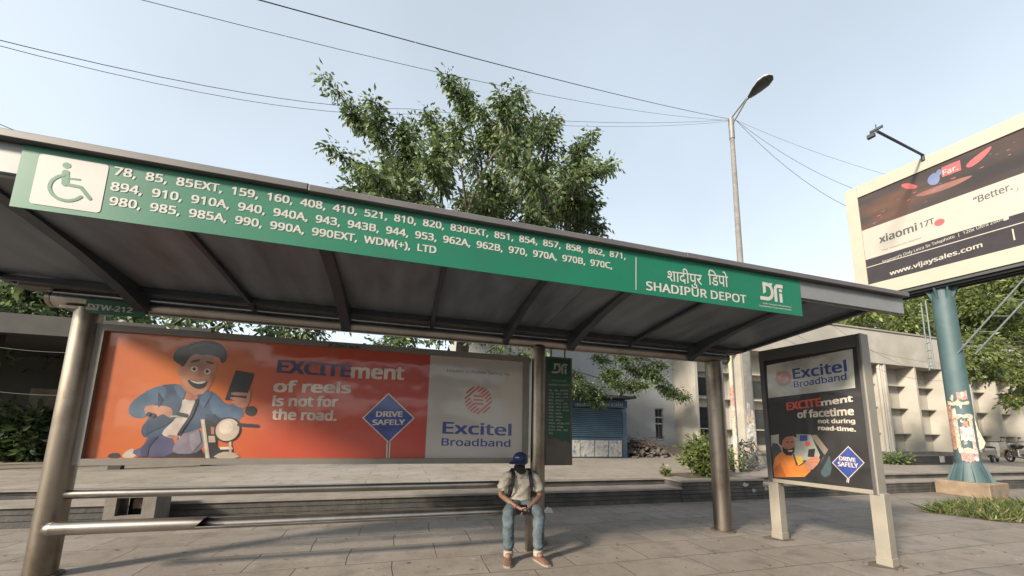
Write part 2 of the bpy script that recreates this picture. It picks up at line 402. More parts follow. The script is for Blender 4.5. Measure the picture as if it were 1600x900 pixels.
fs.text(m, 'शादीपुर', (1043,439), (1097,445.5), (1043,421), WHITE, SH, .010)
fs.text(m, 'िडपो', (1107,445), (1138,449), (1107,426), WHITE, SH, .010)
m.build('hindi_stop_name', rsign)
m = MB(); fs.text(m, 'SHADIPUR DEPOT', (1010,453), (1166,474), (1010,436.5), WHITE, SH, .022); m.build('stop_name', rsign)
def logo(f, mb, O, s, h, wmat):
    """D T i monogram, O = lower left (u,v), s = height"""
    u, v = O
    w_ = .20*s
    P = lambda a, b: (u+a*s, v+b*s)
    f.poly(mb, [P(.22,1),P(.52,1),P(.52,.8),P(.42,.8),P(.42,.46),P(.22,.34)], wmat, h, False)
    pts = [P(.5+.36*math.cos(R(a)), .5+.40*math.sin(R(a))) for a in range(88, -95, -12)]
    f.stroke(mb, pts, w_, wmat, h+.0004, False, False)
    f.poly(mb, [P(.0,0),P(.52,0),P(.52,.2),P(.28,.2),P(0,.2)], wmat, h+.0002, False)
    f.poly(mb, [P(.66,1),P(.92,1),P(.80,.80)], wmat, h+.0002, False)
    pts = [P(1.62,.9),P(1.25,.9),P(1.14,.86),P(1.08,.74),P(1.08,.0)]
    f.stroke(mb, pts, w_, wmat, h+.0003, False, False)
    f.poly(mb, [P(1.34,0),P(1.54,0),P(1.54,.50),P(1.34,.50)], wmat, h, False)
    f.poly(mb, [P(1.34,.58),P(1.54,.58),P(1.54,.74),P(1.34,.74)], wmat, h, False)
m = MB(); o_ = fs.uv(1188, 468); logo(fs, m, o_, fs.uv(1188,440)[1]-o_[1], SH, WHITE)
fs.text(m, 'Delhi Transport Infrastructure', (1192,475), (1236,481), (1192,472.2), WHITE, SH, .01)
fs.text(m, 'Development Corporation Limited', (1186,478.5), (1236,485.5), (1186,475.6), WHITE, SH, .01)
m.build('logo', rsign)
# wheelchair pictogram
m = MB()
def rrect(f, mb, x0, x1, y0, y1, r, mm, h):
    pts = []
    for cx, cy, a in ((x1-r, y1-r, 0), (x0+r, y1-r, 90), (x0+r, y0+r, 180), (x1-r, y0+r, 270)):
        pts += [(cx+r*math.cos(R(a+t)), cy+r*math.sin(R(a+t))) for t in range(0, 91, 15)]
    f.poly(mb, pts, mm, h, False)
q0, q1 = fs.uv(49, 300)[0], fs.uv(163, 300)[0]
rrect(fs, m, q0, q1, fs.uv(49,318)[1], fs.uv(52,238)[1], .022, WHITE, SH)
G2 = SH+.0014
a = fs.uv(105, 259); fs.disc(m, a, .021, .020, GREEN, G2, False)
fs.stroke(m, [(103.5,270),(102.5,287)], 12, GREEN, G2)
fs.stroke(m, [(103,288),(127,293),(141,311)], 6.5, GREEN, G2+.0004)
fs.stroke(m, [(106,279),(125,281)], 3.6, GREEN, G2+.0002)
c_ = fs.uv(106, 294); rr_ = .086
fs.stroke(m, [(c_[0]+rr_*math.cos(R(t)), c_[1]+rr_*math.sin(R(t))) for t in range(112, 335, 12)], .019, GREEN, G2+.0006, False)
m.build('wheelchair_pictogram', rsign)
# stop code plate on the beam
PY = YC-.115
m = MB(); a, b = onY(133, 480, PY), onY(226, 488, PY); zt, zb = onY(140, 467, PY).z, onY(140, 489, PY).z
m.box(a.x, b.x, PY, PY+.02, zb, zt, mat('plate_green', (.0,.10,.045), .5)); pl = m.build('stop_code_plate', sh)
fp = Flat((0, PY, 0), (1,0,0), (0,0,1), (0,-1,0)); m = MB()
fp.text(m, 'DTW-212', (137,482.5), (206,489), (137,472.5), WHITE, .002, .03); m.build('code_lettering', pl)

# ------------------------------------------------------------------ bench of two rails
bn = thing('bench', 'two-rail stainless steel bench fixed across the shelter, lower rail cut open into a trough', 'bench', (-.8, YC-.3, 0))
m = MB(); m.tube([(-3.40, YC-.02, .815), (1.87, YC-.02, .835)], .046, STEELH, 18); m.build('back_rail', bn)
SYY = 4.99; rz = .53; rr = .066
m = MB(); m.tube([(-3.31, SYY, rz), (-3.29, SYY, rz), (-3.25, SYY, rz)], [.042, .06, rr], STEELH, 24)
segs = 28
def ring(x, fn=None):
    return [Vector((x if fn is None else fn(math.sin(2*math.pi*k/segs)), SYY+rr*math.cos(2*math.pi*k/segs), rz+rr*math.sin(2*math.pi*k/segs))) for k in range(segs)]
A_ = ring(-3.25); B_ = ring(0, lambda s_: -2.02+(.055*s_))
m.add(A_+B_, [(k, (k+1) % segs, segs+(k+1) % segs, segs+k) for k in range(segs)], STEELH, True)
m.build('seat_rail', bn)
m = MB()  # open trough: lower back half of the pipe, with wall thickness
half = [(-160+ i*(320-110)/14) for i in range(15)]
prof = [(math.cos(R(t)), math.sin(R(t))) for t in np.linspace(205, 410, 16)]
out = [(SYY - c*rr if False else SYY + s_*0 + (-c)*-rr, rz+ss*rr) for (c, ss), s_ in zip(prof, [0]*16)]
inn = [(SYY + c*(rr-.008), rz+ss*(rr-.008)) for c, ss in prof]
loop = out+inn[::-1]; n_ = len(loop)
x0, x1 = -2.12, 1.80
vs = [(x0, y, z) for y, z in loop]+[(x1, y, z) for y, z in loop]
m.add(vs, [(i, (i+1) % n_, n_+(i+1) % n_, n_+i) for i in range(n_)], STEELH, True)
m.add(vs[n_:], [(i, i+1, n_-2-i, n_-1-i) for i in range(15)], STEELH)
m.build('seat_trough', bn)
for x in (1.74,):
    m = MB(); m.box(x-.05, x+.05, SYY-.03, SYY+.05, 0, .455, STEEL); m.build('leg', bn, bevel=.006)
m = MB(); m.box(-3.36, -3.30, SYY+.02, YC-.10, rz-.03, rz+.03, STEEL); m.box(1.70, 1.78, SYY+.055, YC-.08, .42, .46, STEEL); m.build('bracket', bn)

# ------------------------------------------------------------------ the long advertising panel
FRAME = mat('panel_frame', (.215, .20, .18), .55, metal=.1, var=.12, scale=3, dirt=(.13,.11,.09), dscale=3)
AY = 5.27
def glossy(name, col, **k): return mat(name, col, .4, coat=.75, **{'var': .28, 'scale': 4.5, **k})
ORG = bpy.data.materials.new('poster_orange'); ORG.use_nodes = True
n = ORG.node_tree.nodes; l = ORG.node_tree.links; b = n['Principled BSDF']
tc = n.new('ShaderNodeTexCoord'); sx = n.new('ShaderNodeSeparateXYZ'); l.new(tc.outputs['Object'], sx.inputs[0])
rp = n.new('ShaderNodeValToRGB'); mr = n.new('ShaderNodeMapRange'); mr.inputs[1].default_value = -2.5; mr.inputs[2].default_value = 1.1
l.new(sx.outputs[0], mr.inputs[0]); l.new(mr.outputs[0], rp.inputs[0])
rp.color_ramp.elements[0].color = (.36, .075, .016, 1); rp.color_ramp.elements[0].position = 0
e = rp.color_ramp.elements.new(.25); e.color = (.44, .115, .02, 1)
e = rp.color_ramp.elements.new(.5); e.color = (.38, .06, .024, 1)
rp.color_ramp.elements[-1].color = (.33, .034, .024, 1)
l.new(rp.outputs[0], b.inputs['Base Color']); b.inputs['Roughness'].default_value = .4
b.inputs['Coat Weight'].default_value = .8; b.inputs['Coat Roughness'].default_value = .07
def wavy(m_, amt=.04, sc=1.6):
    n = m_.node_tree.nodes; l = m_.node_tree.links; b = n['Principled BSDF']
    t = n.new('ShaderNodeTexNoise'); t.inputs['Scale'].default_value = sc; t.inputs['Detail'].default_value = 2
    tc = n.new('ShaderNodeTexCoord'); l.new(tc.outputs['Object'], t.inputs[0])
    bp = n.new('ShaderNodeBump'); bp.inputs['Strength'].default_value = amt; bp.inputs['Distance'].default_value = .3
    l.new(t.outputs[0], bp.inputs['Height']); l.new(bp.outputs[0], b.inputs['Coat Normal'])
wavy(ORG)
PWHITE = glossy('poster_white', (.47, .44, .42), var=.04, scale=1); wavy(PWHITE)
ap = thing('advertisement', 'wide orange and white road-safety advertisement in a grey frame under the shelter roof', 'advertisement', (-.8, AY, 1.12))
ax0, ax1, az0, az1 = -3.38, 1.79, 1.12, 2.69
ix0, ix1, iz0, iz1 = -3.295, 1.71, 1.19, 2.615
m = MB()
for (a, b_, c, d) in ((ax0, ix0, az0, az1), (ix1, ax1, az0, az1), (ix0, ix1, az0, iz0), (ix0, ix1, iz1, az1)):
    m.box(a, b_, AY-.03, AY+.14, c, d, FRAME)
m.build('frame', ap)
m = MB(); m.box(ix0, ix1, AY+.03, AY+.12, iz0, iz1, mat('backing', (.05,.05,.05), .8)); m.build('backing', ap)
split = onY(668, 640, AY).x
m = MB(); m.add([(ix0,AY+.024,iz0),(split,AY+.024,iz0),(split,AY+.024,iz1),(ix0,AY+.024,iz1)], [(0,1,2,3)], ORG)
m.add([(split+.002,AY+.024,iz0),(ix1,AY+.024,iz0),(ix1,AY+.024,iz1),(split+.002,AY+.024,iz1)], [(0,1,2,3)], PWHITE)
post = m.build('poster', ap)
fa = Flat((0, AY+.024, 0), (1,0,0), (0,0,1), (0,-1,0))
NAVY = glossy('ink_navy', (.028, .032, .12)); INKW = glossy('ink_white', (.62,.54,.48)); BLUE = glossy('ink_blue', (.03,.06,.26)); RED = glossy('ink_red', (.55,.07,.04))
m = MB()
fa.text(m, 'EXCITE', (434,581.5), (547,589), (434,558), NAVY, .0012, .045)
fa.text(m, 'ment', (549,590), (630,593), (549,564), INKW, .0012, .04)
fa.text(m, 'of reels', (428,612), (547,614), (428,591), INKW, .0012, .04)
fa.text(m, 'is not for', (426,634), (527,635), (426,615), INKW, .0012, .04)
fa.text(m, 'the road.', (425,655), (525,657), (425,636), INKW, .0012, .04)
m.build('slogan_lettering', post)
def drive(f, mb, cx, cy, rx, ry, pole, h, t1, t2):
    f.poly(mb, [(cx-rx,cy),(cx,cy-ry),(cx+rx,cy),(cx,cy+ry)], INKW, h)
    f.poly(mb, [(cx-rx*.94,cy),(cx,cy-ry*.94),(cx+rx*.94,cy),(cx,cy+ry*.94)], BLUE, h+.0008)
    f.stroke(mb, [(cx,cy+ry*.96),(cx-1,pole)], rx*.14, INKW, h, roundcap=False)
    f.stroke(mb, [(cx,cy+ry*.96),(cx-1,pole)], rx*.05, mat('ink_grey', (.1,.1,.12), .4), h+.0008, roundcap=False)
    f.text(mb, 'DRIVE', t1[0], t1[1], t1[2], INKW, h+.0016, .035)
    f.text(mb, 'SAFELY', t2[0], t2[1], t2[2], INKW, h+.0016, .035)
m = MB(); drive(fa, m, 607, 653, 41, 39, 716, .0012, ((588,651),(628,651),(588,641)), ((582,664),(632,663.5),(582,654))); m.build('road_sign_print', post)
def excitel(f, mb, cx, cy, r, h):
    """round emblem of slanted red stripes with a level bar pair in its middle"""
    u0, v0 = f.uv(cx, cy); rr = f.uv(cx+r, cy)[0]-u0; 
    if rr < 0: rr = -rr
    for k in range(-4, 5):
        d = k*rr*.235; half = math.sqrt(max(0, rr*rr-d*d)); a = R(42)
        c, s = math.cos(a), math.sin(a)
        segs_ = [(-half, half)] if abs(k) > 2 else [(-half, -rr*.46+abs(d)*.2), (rr*.46-abs(d)*.2, half)]
        for (p, q) in segs_:
            f.stroke(mb, [(u0+p*c-d*s, v0+p*s+d*c), (u0+q*c-d*s, v0+q*s+d*c)], rr*.12, RED, h+.0001*(k+5), False, False)
    for dv in (-.28, 0, .28):
        f.stroke(mb, [(u0-rr*.36, v0+dv*rr), (u0+rr*.36, v0+dv*rr)], rr*.12, RED, h+.0012, False, False)
m = MB(); excitel(fa, m, 747.5, 625, 21, .0012)
fa.text(m, 'Excitel', (692,677), (798,680.5), (692,655), BLUE, .0012, .025)
fa.text(m, 'Broadband', (690,696), (797,698), (690,682), BLUE, .0012, .02)
fa.text(m, 'Issued in Public Safety by', (698,581), (797,586.5), (698,575.5), mat('ink_grey', (.1,.1,.12), .4), .0012, .0)
m.build('brand_lettering', post)
DK = mat('ink_grey', (.1,.1,.12), .4)
fr_ = Flat((0, AY-.03, 0), (1,0,0), (0,0,1), (0,-1,0)); m = MB()
fr_.text(m, 'JCDecaux', (512,541.5), (562,545), (512,535), BLACK, .002, .02); m.build('maker_lettering', ap)
# printed rider
def K(*pts): return [(150+a/4.09, 510+b/4.09) for a, b in pts]
HAIR = glossy('ink_hair', (.018,.011,.010)); SKIN = glossy('ink_skin', (.42,.19,.12)); SKD = glossy('ink_skin_dark', (.36,.14,.09))
DEN = glossy('ink_denim', (.04,.07,.13)); DEN2 = glossy('ink_denim_light', (.07,.12,.20)); TEE = glossy('ink_tee', (.52,.44,.40)); JEAN = glossy('ink_jean', (.07,.07,.15)); JEAN2 = glossy('ink_jean_light', (.19,.16,.21))
BEI = glossy('ink_beige', (.46,.38,.30)); INKB = glossy('ink_black', (.02,.02,.025))
m = MB(); z = .0006; dz = .00013
L = [
 ('s', K((160,840),(190,795),(245,775),(260,840)), BEI), ('s', K((70,842),(85,812),(150,806),(165,842)), INKB),
 ('p', K((480,790),(640,700),(700,840),(380,841),(240,838)), INKB),
 ('s', K((300,770),(330,705),(430,680),(510,730),(490,830),(280,838),(220,800)), JEAN),
 ('s', K((490,770),(550,690),(640,640),(690,690),(690,770),(630,815),(490,812)), JEAN2),
 ('s', K((395,375),(540,365),(640,420),(700,400),(770,440),(820,520),(860,560),(800,620),(690,640),(560,690),(430,700),(310,720),(280,660),(340,580),(380,470)), DEN),
 ('s', K((555,455),(645,462),(610,560),(550,680),(530,725),(440,705),(415,680),(500,600),(545,530)), TEE),
 ('s', K((560,380),(650,430),(650,470),(590,475),(550,450)), SKD),
 ('s', K((405,375),(300,425),(220,490),(203,545),(235,585),(310,588),(340,555),(315,510),(395,490),(450,440),(450,390)), DEN2),
 ('s', K((720,400),(780,440),(830,500),(905,490),(960,560),(900,610),(820,590),(730,560)), DEN2),
 ('s', K((305,510),(370,503),(475,512),(493,550),(480,592),(400,592),(320,575)), SKIN),
 ('p', K((560,240),(580,205),(650,170),(735,185),(770,228),(765,300),(735,380),(690,432),(630,438),(575,400),(545,340)), SKIN),
 ('s', K((535,250),(515,255),(520,300),(550,330),(560,300)), SKIN),
 ('s', K((492,215),(500,165),(540,130),(575,128),(600,112),(650,98),(700,88),(770,98),(820,128),(842,175),(828,228),(800,236),(790,200),(760,196),(725,178),(680,186),(640,172),(600,196),(575,235),(560,262),(530,240)), HAIR),
 ('s', K((605,222),(665,208),(668,220),(608,234)), HAIR), ('s', K((705,220),(755,232),(755,243),(705,232)), HAIR),
 ('s', K((596,272),(627,248),(660,270),(628,296)), INKW), ('s', K((684,288),(712,264),(742,288),(712,312)), INKW),
 ('s', K((615,272),(628,258),(642,272),(628,287)), INKB), ('s', K((698,288),(711,274),(725,288),(711,302)), INKB),
 ('s', K((650,300),(680,300),(688,325),(645,325)), SKD),
 ('s', K((548,345),(575,400),(630,438),(600,440),(560,405),(540,365)), SKD), ('s', K((735,300),(762,300),(738,378),(700,425),(715,370)), SKD),
 ('p', K((590,140),(640,112),(700,105),(760,118),(700,122),(640,134),(605,156)), glossy('ink_hair_shine', (.07,.04,.035))),
 ('p', K((720,110),(790,130),(812,165),(790,150),(740,128)), glossy('ink_hair_shine', (.07,.04,.035))),
 ('p', K((540,372),(575,420),(555,470),(520,430),(500,385)), DEN2), ('p', K((700,410),(745,430),(690,520),(650,480)), DEN2),
 ('p', K((400,420),(430,470),(400,520),(395,470)), glossy('ink_denim_shade', (.022,.04,.08))), ('p', K((330,600),(430,560),(500,600),(430,640),(320,690)), glossy('ink_denim_shade', (.022,.04,.08))),
 ('p', K((700,560),(760,560),(800,610),(700,640)), glossy('ink_denim_shade', (.022,.04,.08))), ('p', K((290,780),(350,720),(400,700),(340,770),(330,830),(285,835)), glossy('ink_jean_shade', (.04,.04,.09))),
 ('p', K((600,690),(660,660),(675,740),(620,800),(600,760)), glossy('ink_jean_glow', (.26,.23,.29))),
 ('p', K((470,690),(528,700),(522,722),(450,704)), glossy('ink_tee_band', (.36,.16,.13))),
 ('s', K((580,338),(650,352),(720,340),(695,392),(650,402),(605,378)), INKB), ('s', K((592,342),(650,356),(712,344),(690,366),(640,368)), INKW),
 ('s', K((868,410),(930,378),(988,400),(990,470),(960,525),(900,515),(860,475)), SKIN),
 ('p', K((895,280),(1012,300),(955,478),(824,470)), INKB),
 ('s', K((865,418),(985,425),(980,445),(865,440)), SKIN), ('s', K((860,448),(975,462),(968,482),(862,470)), SKIN), ('s', K((870,480),(960,495),(950,515),(880,500)), SKIN),
 ('p', K((700,590),(775,620),(775,775),(870,770),(885,842),(690,842)), INKB),
 ('p', K((670,595),(695,592),(728,842),(700,842)), BEI),
 ('p', K((678,600),(688,600),(716,842),(708,842)), glossy('ink_chrome', (.62,.55,.46))), ('p', K((735,640),(770,650),(770,690),(738,690)), SKD),
 ('p', K((720,700),(760,700),(765,740),(722,742)), BEI), ('p', K((790,770),(870,770),(876,785),(795,787)), glossy('ink_chrome', (.62,.55,.46))),
 ('s', K((735,845),(800,800),(880,802),(935,842)), BEI), ('p', K((850,720),(866,720),(868,805),(852,805)), BEI),
]
for kind, pts, mm_ in L:
    pts = [(a, min(b_, 716.3)) for a, b_ in pts]
    (fa.smooth(m, pts, mm_, z, it=1) if kind == 's' else fa.poly(m, pts, mm_, z)); z += dz
cx_, cy_ = K((842,660))[0]; uu = fa.uv(cx_, cy_)
fa.disc(m, uu, .137, .150, INKB, z, False); fa.disc(m, uu, .121, .133, BEI, z+dz, False); z += 2*dz
fa.disc(m, (uu[0]-.02, uu[1]+.03), .075, .080, glossy('ink_lamp_glow', (.58,.50,.42)), z, False); z += dz
fa.stroke(m, K((915,628),(1030,636)), 6, INKB, z); fa.stroke(m, K((485,575),(610,570)), 3, BEI, z+dz); fa.stroke(m, K((340,562),(365,570)), 9, INKB, z+2*dz); fa.stroke(m, K((530,560),(580,570)), 7, INKB, z+3*dz)
fa.stroke(m, K((650,470),(610,570),(530,690)), 5, INKB, z+4*dz)
fa.disc(m, fa.uv(*K((990,540))[0]), .06, .06, INKB, z, False)
m.build('rider_illustration', post)

# ------------------------------------------------------------------ hanging route board beside the middle column
RY = 5.28
rb = thing('route_board', 'narrow dark green hanging board of route numbers beside the middle shelter column', 'sign', (2.2, RY, 1.08))
a, b_ = onY(853, 640, RY).x, onY(894, 640, RY).x; zt, zb = onY(873, 558, RY).z, onY(873, 727, RY).z
m = MB(); m.box(a, b_, RY, RY+.10, zb, zt, mat('board_casing', (.10,.085,.075), .6, var=.2)); m.build('casing', rb, bevel=.004)
fb = Flat((0, RY-.001, 0), (1,0,0), (0,0,1), (0,-1,0))
DG = glossy('board_green', (.0,.06,.028)); m = MB()
fb.poly(m, [(855,560),(891.5,562),(891.5,694),(884,688),(879,691),(868,684),(860,686),(855,683)], DG, .002)
face = m.build('face', rb)
DIMW = mat('board_white', (.36,.37,.34), .6); m = MB()
o_ = fb.uv(862, 583); logo(fb, m, o_, (fb.uv(862,567)[1]-o_[1]), .0034, DIMW)
fb.text(m, 'BUS ROUTES', (862,595.5), (885,596.5), (862,593), DIMW, .0034, .01)
fb.text(m, 'SHADIPUR DEPOT', (857,602.5), (890,603.5), (857,599), DIMW, .0034, .01)
rows = ['78,  85,  85EXT,', '159,  160,  408', '410,  521,  810', '820,  830EXT', '851,  854,  857', '858,  862,  871', '894,  910,  910A', '940,  940A', '943,  943B,', '944,  953', '962A,  962B, 970', '970A,  970B', '970C, 980,  985', '990']
for k, t in enumerate(rows):
    y = 611+k*5.15; x1 = 858+1.95*len(t)
    fb.text(m, t, (857,y), (x1,y+.7), (857,y-3.2), DIMW, .0034, .01)
m.build('route_lettering', face)
m = MB(); m.tube([(a+.1, RY+.05, zt), (a+.1, RY+.05, 2.86)], .012, BLACK, 8); m.tube([(b_-.1, RY+.05, zt), (b_-.1, RY+.05, 2.86)], .012, BLACK, 8); m.build('hanger', rb)
# ------------------------------------------------------------------ free-standing advertising board
BA, BBp = Vector((5.80, 4.72, 0)), Vector((5.985, 3.46, 0))       # feet, far and near
dU = (BBp-BA).normalized(); dN = Vector((dU.y, -dU.x, 0)); dN = dN if dN.x < 0 else -dN
bd = thing('advertising_board', 'two-legged standing advertisement board with white top and black picture of a driver', 'advertisement', (BA+BBp)/2)
BFR = mat('board_frame', (.10, .10, .105), .5, metal=.2, var=.1, scale=3)
BSIDE = mat('board_cream', (.31, .285, .235), .55, var=.08, scale=3, dirt=(.25,.22,.18), dscale=4)
PF = BA + dN*.09
fl = Flat(PF, dU, (0,0,1), dN)
us = [fl.uv(*p)[0] for p in ((1185,550),(1200,753),(1340,522),(1372,772))]
ux0, ux1 = (us[0]+us[1])/2, (us[2]+us[3])/2
vz1 = (fl.uv(1185,549)[1]+fl.uv(1340,521)[1])/2; vz0 = (fl.uv(1200,753)[1]+fl.uv(1372,773)[1])/2
def bbox(mb, u0, u1, v0, v1, n0, n1, m_):
    c = PF+dU*((u0+u1)/2)+Vector((0,0,(v0+v1)/2))+dN*((n0+n1)/2)
    mb.obox(c, (u1-u0, v1-v0, n1-n0), (dU, (0,0,1), dN), m_)
iu0, iu1 = fl.uv(1200,660)[0], fl.uv(1349,640)[0]
ivb, ivt = fl.uv(1280,756)[1], fl.uv(1275,551)[1]
m = MB()
bbox(m, ux0, iu0, vz0, vz1, -.19, 0, BFR); bbox(m, iu1, ux1, vz0, vz1, -.19, 0, BFR)
bbox(m, iu0, iu1, vz0, ivb, -.19, 0, BSIDE); bbox(m, iu0, iu1, ivt, vz1, -.19, 0, BFR)
m.build('frame', bd, bevel=.006)
m = MB(); bbox(m, ux1+.002, ux1+.02, vz0, vz1, -.195, .002, BSIDE); m.build('side_cover', bd)
PB = glossy('poster_black', (.018, .017, .018)); PW2 = glossy('poster_pale', (.50,.50,.47))
m = MB(); bbox(m, iu0, iu1, ivb, ivt, -.06, -.03, PB); po = m.build('poster', bd)
fl = Flat(BA+dN*(.09-.03), dU, (0,0,1), dN)
m = MB(); fl.poly(m, [(1198,571),(1332,545),(1336.5,606),(1200.5,622)], PW2, .001)
excitel(fl, m, 1224, 591, 13, .002)
fl.text(m, 'Excitel', (1240,592), (1323,580), (1240,573), BLUE, .002, .025)
fl.text(m, 'Broadband', (1241,605.5), (1323,593), (1241,594), BLUE, .002, .02)
fl.text(m, 'Issued in Public Safety by', (1231,565.5), (1291,556), (1231,562), DK, .002, 0)
m.build('brand_lettering', po)
m = MB()
fl.text(m, 'EXCITE', (1230,641), (1283,634), (1230,627), RED, .0012, .045)
fl.text(m, 'ment', (1284,634), (1332,627), (1284,623), INKW, .0012, .04)
fl.text(m, 'of facetime', (1247,653), (1334,648), (1247,640), INKW, .0012, .04)
fl.text(m, 'not during', (1279,661), (1336,661), (1279,653.5), INKW, .0012, .04)
fl.text(m, 'road-time.', (1279,671.5), (1337,674), (1279,664), INKW, .0012, .04)
m.build('slogan_lettering', po)
m = MB(); drive(fl, m, 1325.5, 723, 25.5, 26, 754, .0022, ((1312,719),(1337,722),(1312,711.5)), ((1310,728),(1341,731),(1310,720))); m.build('road_sign_print', po)
def Q(*pts): return [(1180+a/3.46, 520+b/3.46) for a, b in pts]
HOOD = glossy('ink_orange', (.62,.19,.03)); GLZ = glossy('ink_glass', (.30,.31,.29)); SEATI = glossy('ink_seat', (.05,.05,.055)); TEAL = glossy('ink_teal', (.05,.08,.09))
L = [
 ('p', Q((85,555),(150,545),(300,550),(350,660),(340,690),(90,690)), GLZ),
 ('p', Q((300,555),(330,550),(400,640),(375,660)), glossy('ink_tan', (.20,.17,.13))),
 ('s', Q((350,690),(400,640),(420,760),(360,790)), TEAL), ('s', Q((340,740),(395,625),(408,630),(395,680),(350,760)), INKB),
 ('s', Q((85,595),(130,600),(150,660),(120,720),(90,720)), SEATI),
 ('p', Q((98,720),(108,675),(135,648),(165,640),(195,660),(218,690),(238,722),(262,708),(288,716),(300,748),(268,778),(104,781)), HOOD),
 ('p', Q((104,735),(135,700),(150,735),(170,781),(104,781)), glossy('ink_orange_dark', (.42,.11,.02))),
 ('p', Q((213,662),(250,668),(262,700),(236,718),(222,692)), glossy('ink_yellow', (.60,.36,.05))),
 ('p', Q((142,580),(165,560),(206,562),(215,592),(216,628),(205,652),(184,662),(160,652),(144,622)), SKD),
 ('p', Q((148,618),(166,628),(186,630),(212,618),(213,645),(196,664),(168,662),(150,642)), HAIR),
 ('p', Q((176,636),(204,634),(200,642),(180,643)), INKW),
 ('p', Q((130,600),(128,552),(150,530),(190,522),(222,534),(224,566),(203,558),(168,562),(150,580),(143,612)), HAIR),
 ('p', Q((168,590),(182,588),(182,593),(168,595)), HAIR), ('p', Q((194,588),(207,590),(206,595),(194,593)), HAIR),
 ('p', Q((258,712),(296,676),(322,664),(344,668),(352,688),(338,712),(312,738),(286,746)), SKIN),
 ('p', Q((300,680),(342,676),(344,684),(302,690)), SKD), ('p', Q((298,696),(340,692),(338,700),(300,706)), SKD),
 ('p', Q((204,655),(212,655),(232,716),(224,718)), INKB),
 ('p', Q((290,630),(325,626),(320,672),(285,670)), INKB),
 ('p', Q((243,555),(283,553),(283,583),(243,586)), BLUE), ('p', Q((270,590),(297,588),(297,610),(272,613)), RED),
]
m = MB(); z = .0012
for kind, pts, mm_ in L:
    (fl.smooth(m, pts, mm_, z, it=1) if kind == 's' else fl.poly(m, pts, mm_, z)); z += .0003
m.build('driver_illustration', po)
for P_ in (BA, BBp):
    m = MB(); m.obox(P_+Vector((0,0,.44)), (.15,.16,.88), (dU, dN, (0,0,1)), BSIDE); lg = m.build('leg', bd, bevel=.008)
    m = MB(); m.obox(P_+Vector((0,0,.05)), (.163,.173,.10), (dU, dN, (0,0,1)), BSIDE); m.build('foot_sleeve', lg, bevel=.006)
    m = MB(); pts = [(P_.x+.30*math.cos(t)*(.75+.25*math.sin(3*t+P_.x)), P_.y+.24*math.sin(t)*(.8+.2*math.cos(2*t)), .004) for t in np.linspace(0, 2*math.pi, 18)[:-1]]
    m.add(pts, [tuple(range(17))], mat('base_grout', (.12,.09,.065), .9)); m.build('grout_patch', lg)

# ------------------------------------------------------------------ billboard
PO = Vector((16.0, 6.98, 0))
bt = R(101.0); bU = Vector((-math.cos(bt), -math.sin(bt), 0)); bN = Vector((-math.sin(bt), math.cos(bt), 0))   # U towards the near end, N towards the viewer
bb = thing('billboard', 'huge cream-framed billboard with a phone advertisement on a teal pole', 'billboard', PO)
CREAM = mat('billboard_cream', (.41,.38,.31), .55, var=.06, scale=1, dirt=(.36,.32,.25), dscale=.8, damt=.4)
TEALM = mat('pole_teal', (.065,.118,.132), .6, metal=.0, var=.15, scale=2, dirt=(.10,.15,.16), dscale=2)
BP = PO+bN*.50
fbil = Flat(BP, bU, (0,0,1), bN)
ul = (fbil.uv(1319,312)[0]+fbil.uv(1338,447)[0])/2
vt = fbil.uv(1320,309)[1]; vb = fbil.uv(1410,458)[1]
vt2 = fbil.uv(1598,164)[1]; vb2 = fbil.uv(1598,401)[1]
vt = (vt+vt2)/2; vb = (vb+vb2)/2; ur = -ul+.8
il = fbil.uv(1342,330)[0]; it = (fbil.uv(1342,316)[1]+fbil.uv(1598,190)[1])/2; ib = (fbil.uv(1357,446)[1]+fbil.uv(1590,383)[1])/2
def bil(mb, u0, u1, v0, v1, n0, n1, m_):
    c = BP+bU*((u0+u1)/2)+Vector((0,0,(v0+v1)/2))+bN*((n0+n1)/2)
    mb.obox(c, (u1-u0, v1-v0, n1-n0), (bU, (0,0,1), bN), m_)
ir = ur-(il-ul)
m = MB(); bil(m, ul, il, vb, vt, -.18, 0, CREAM); bil(m, ir, ur, vb, vt, -.18, 0, CREAM); bil(m, il, ir, it, vt, -.18, 0, CREAM); bil(m, il, ir, vb, ib, -.18, 0, CREAM)
m.build('frame', bb, bevel=.01)
DKG = mat('billboard_dark', (.045,.042,.05), .8, spec=.15, var=.1); WBI = mat('billboard_white', (.40,.375,.33), .5, var=.04); INKD = mat('billboard_ink', (.05,.05,.055), .5)
m = MB(); bil(m, il, ir, ib, it, -.15, -.05, DKG); bp_ = m.build('picture', bb)
fq = Flat(BP+bN*-.05, bU, (0,0,1), bN)
# photographic dusk street printed on the upper half
NIGHT = bpy.data.materials.new('printed_night'); NIGHT.use_nodes = True
n = NIGHT.node_tree.nodes; l = NIGHT.node_tree.links; b = n['Principled BSDF']; b.inputs['Roughness'].default_value = .8; b.inputs['Specular IOR Level'].default_value = .15
tc = n.new('ShaderNodeTexCoord'); mp = n.new('ShaderNodeMapping'); mp.inputs['Scale'].default_value = (.2,.28,1.1); l.new(tc.outputs['Object'], mp.inputs[0])
t = n.new('ShaderNodeTexNoise'); t.inputs['Scale'].default_value = 1.3; t.inputs['Detail'].default_value = 7; l.new(mp.outputs[0], t.inputs[0])
rp = n.new('ShaderNodeValToRGB'); l.new(t.outputs[0], rp.inputs[0])
rp.color_ramp.elements[0].position = .35; rp.color_ramp.elements[0].color = (.035,.032,.035,1)
e = rp.color_ramp.elements.new(.52); e.color = (.05,.042,.042,1)
e = rp.color_ramp.elements.new(.62); e.color = (.085,.05,.04,1)
rp.color_ramp.elements[-1].position = .8; rp.color_ramp.elements[-1].color = (.09,.08,.08,1)
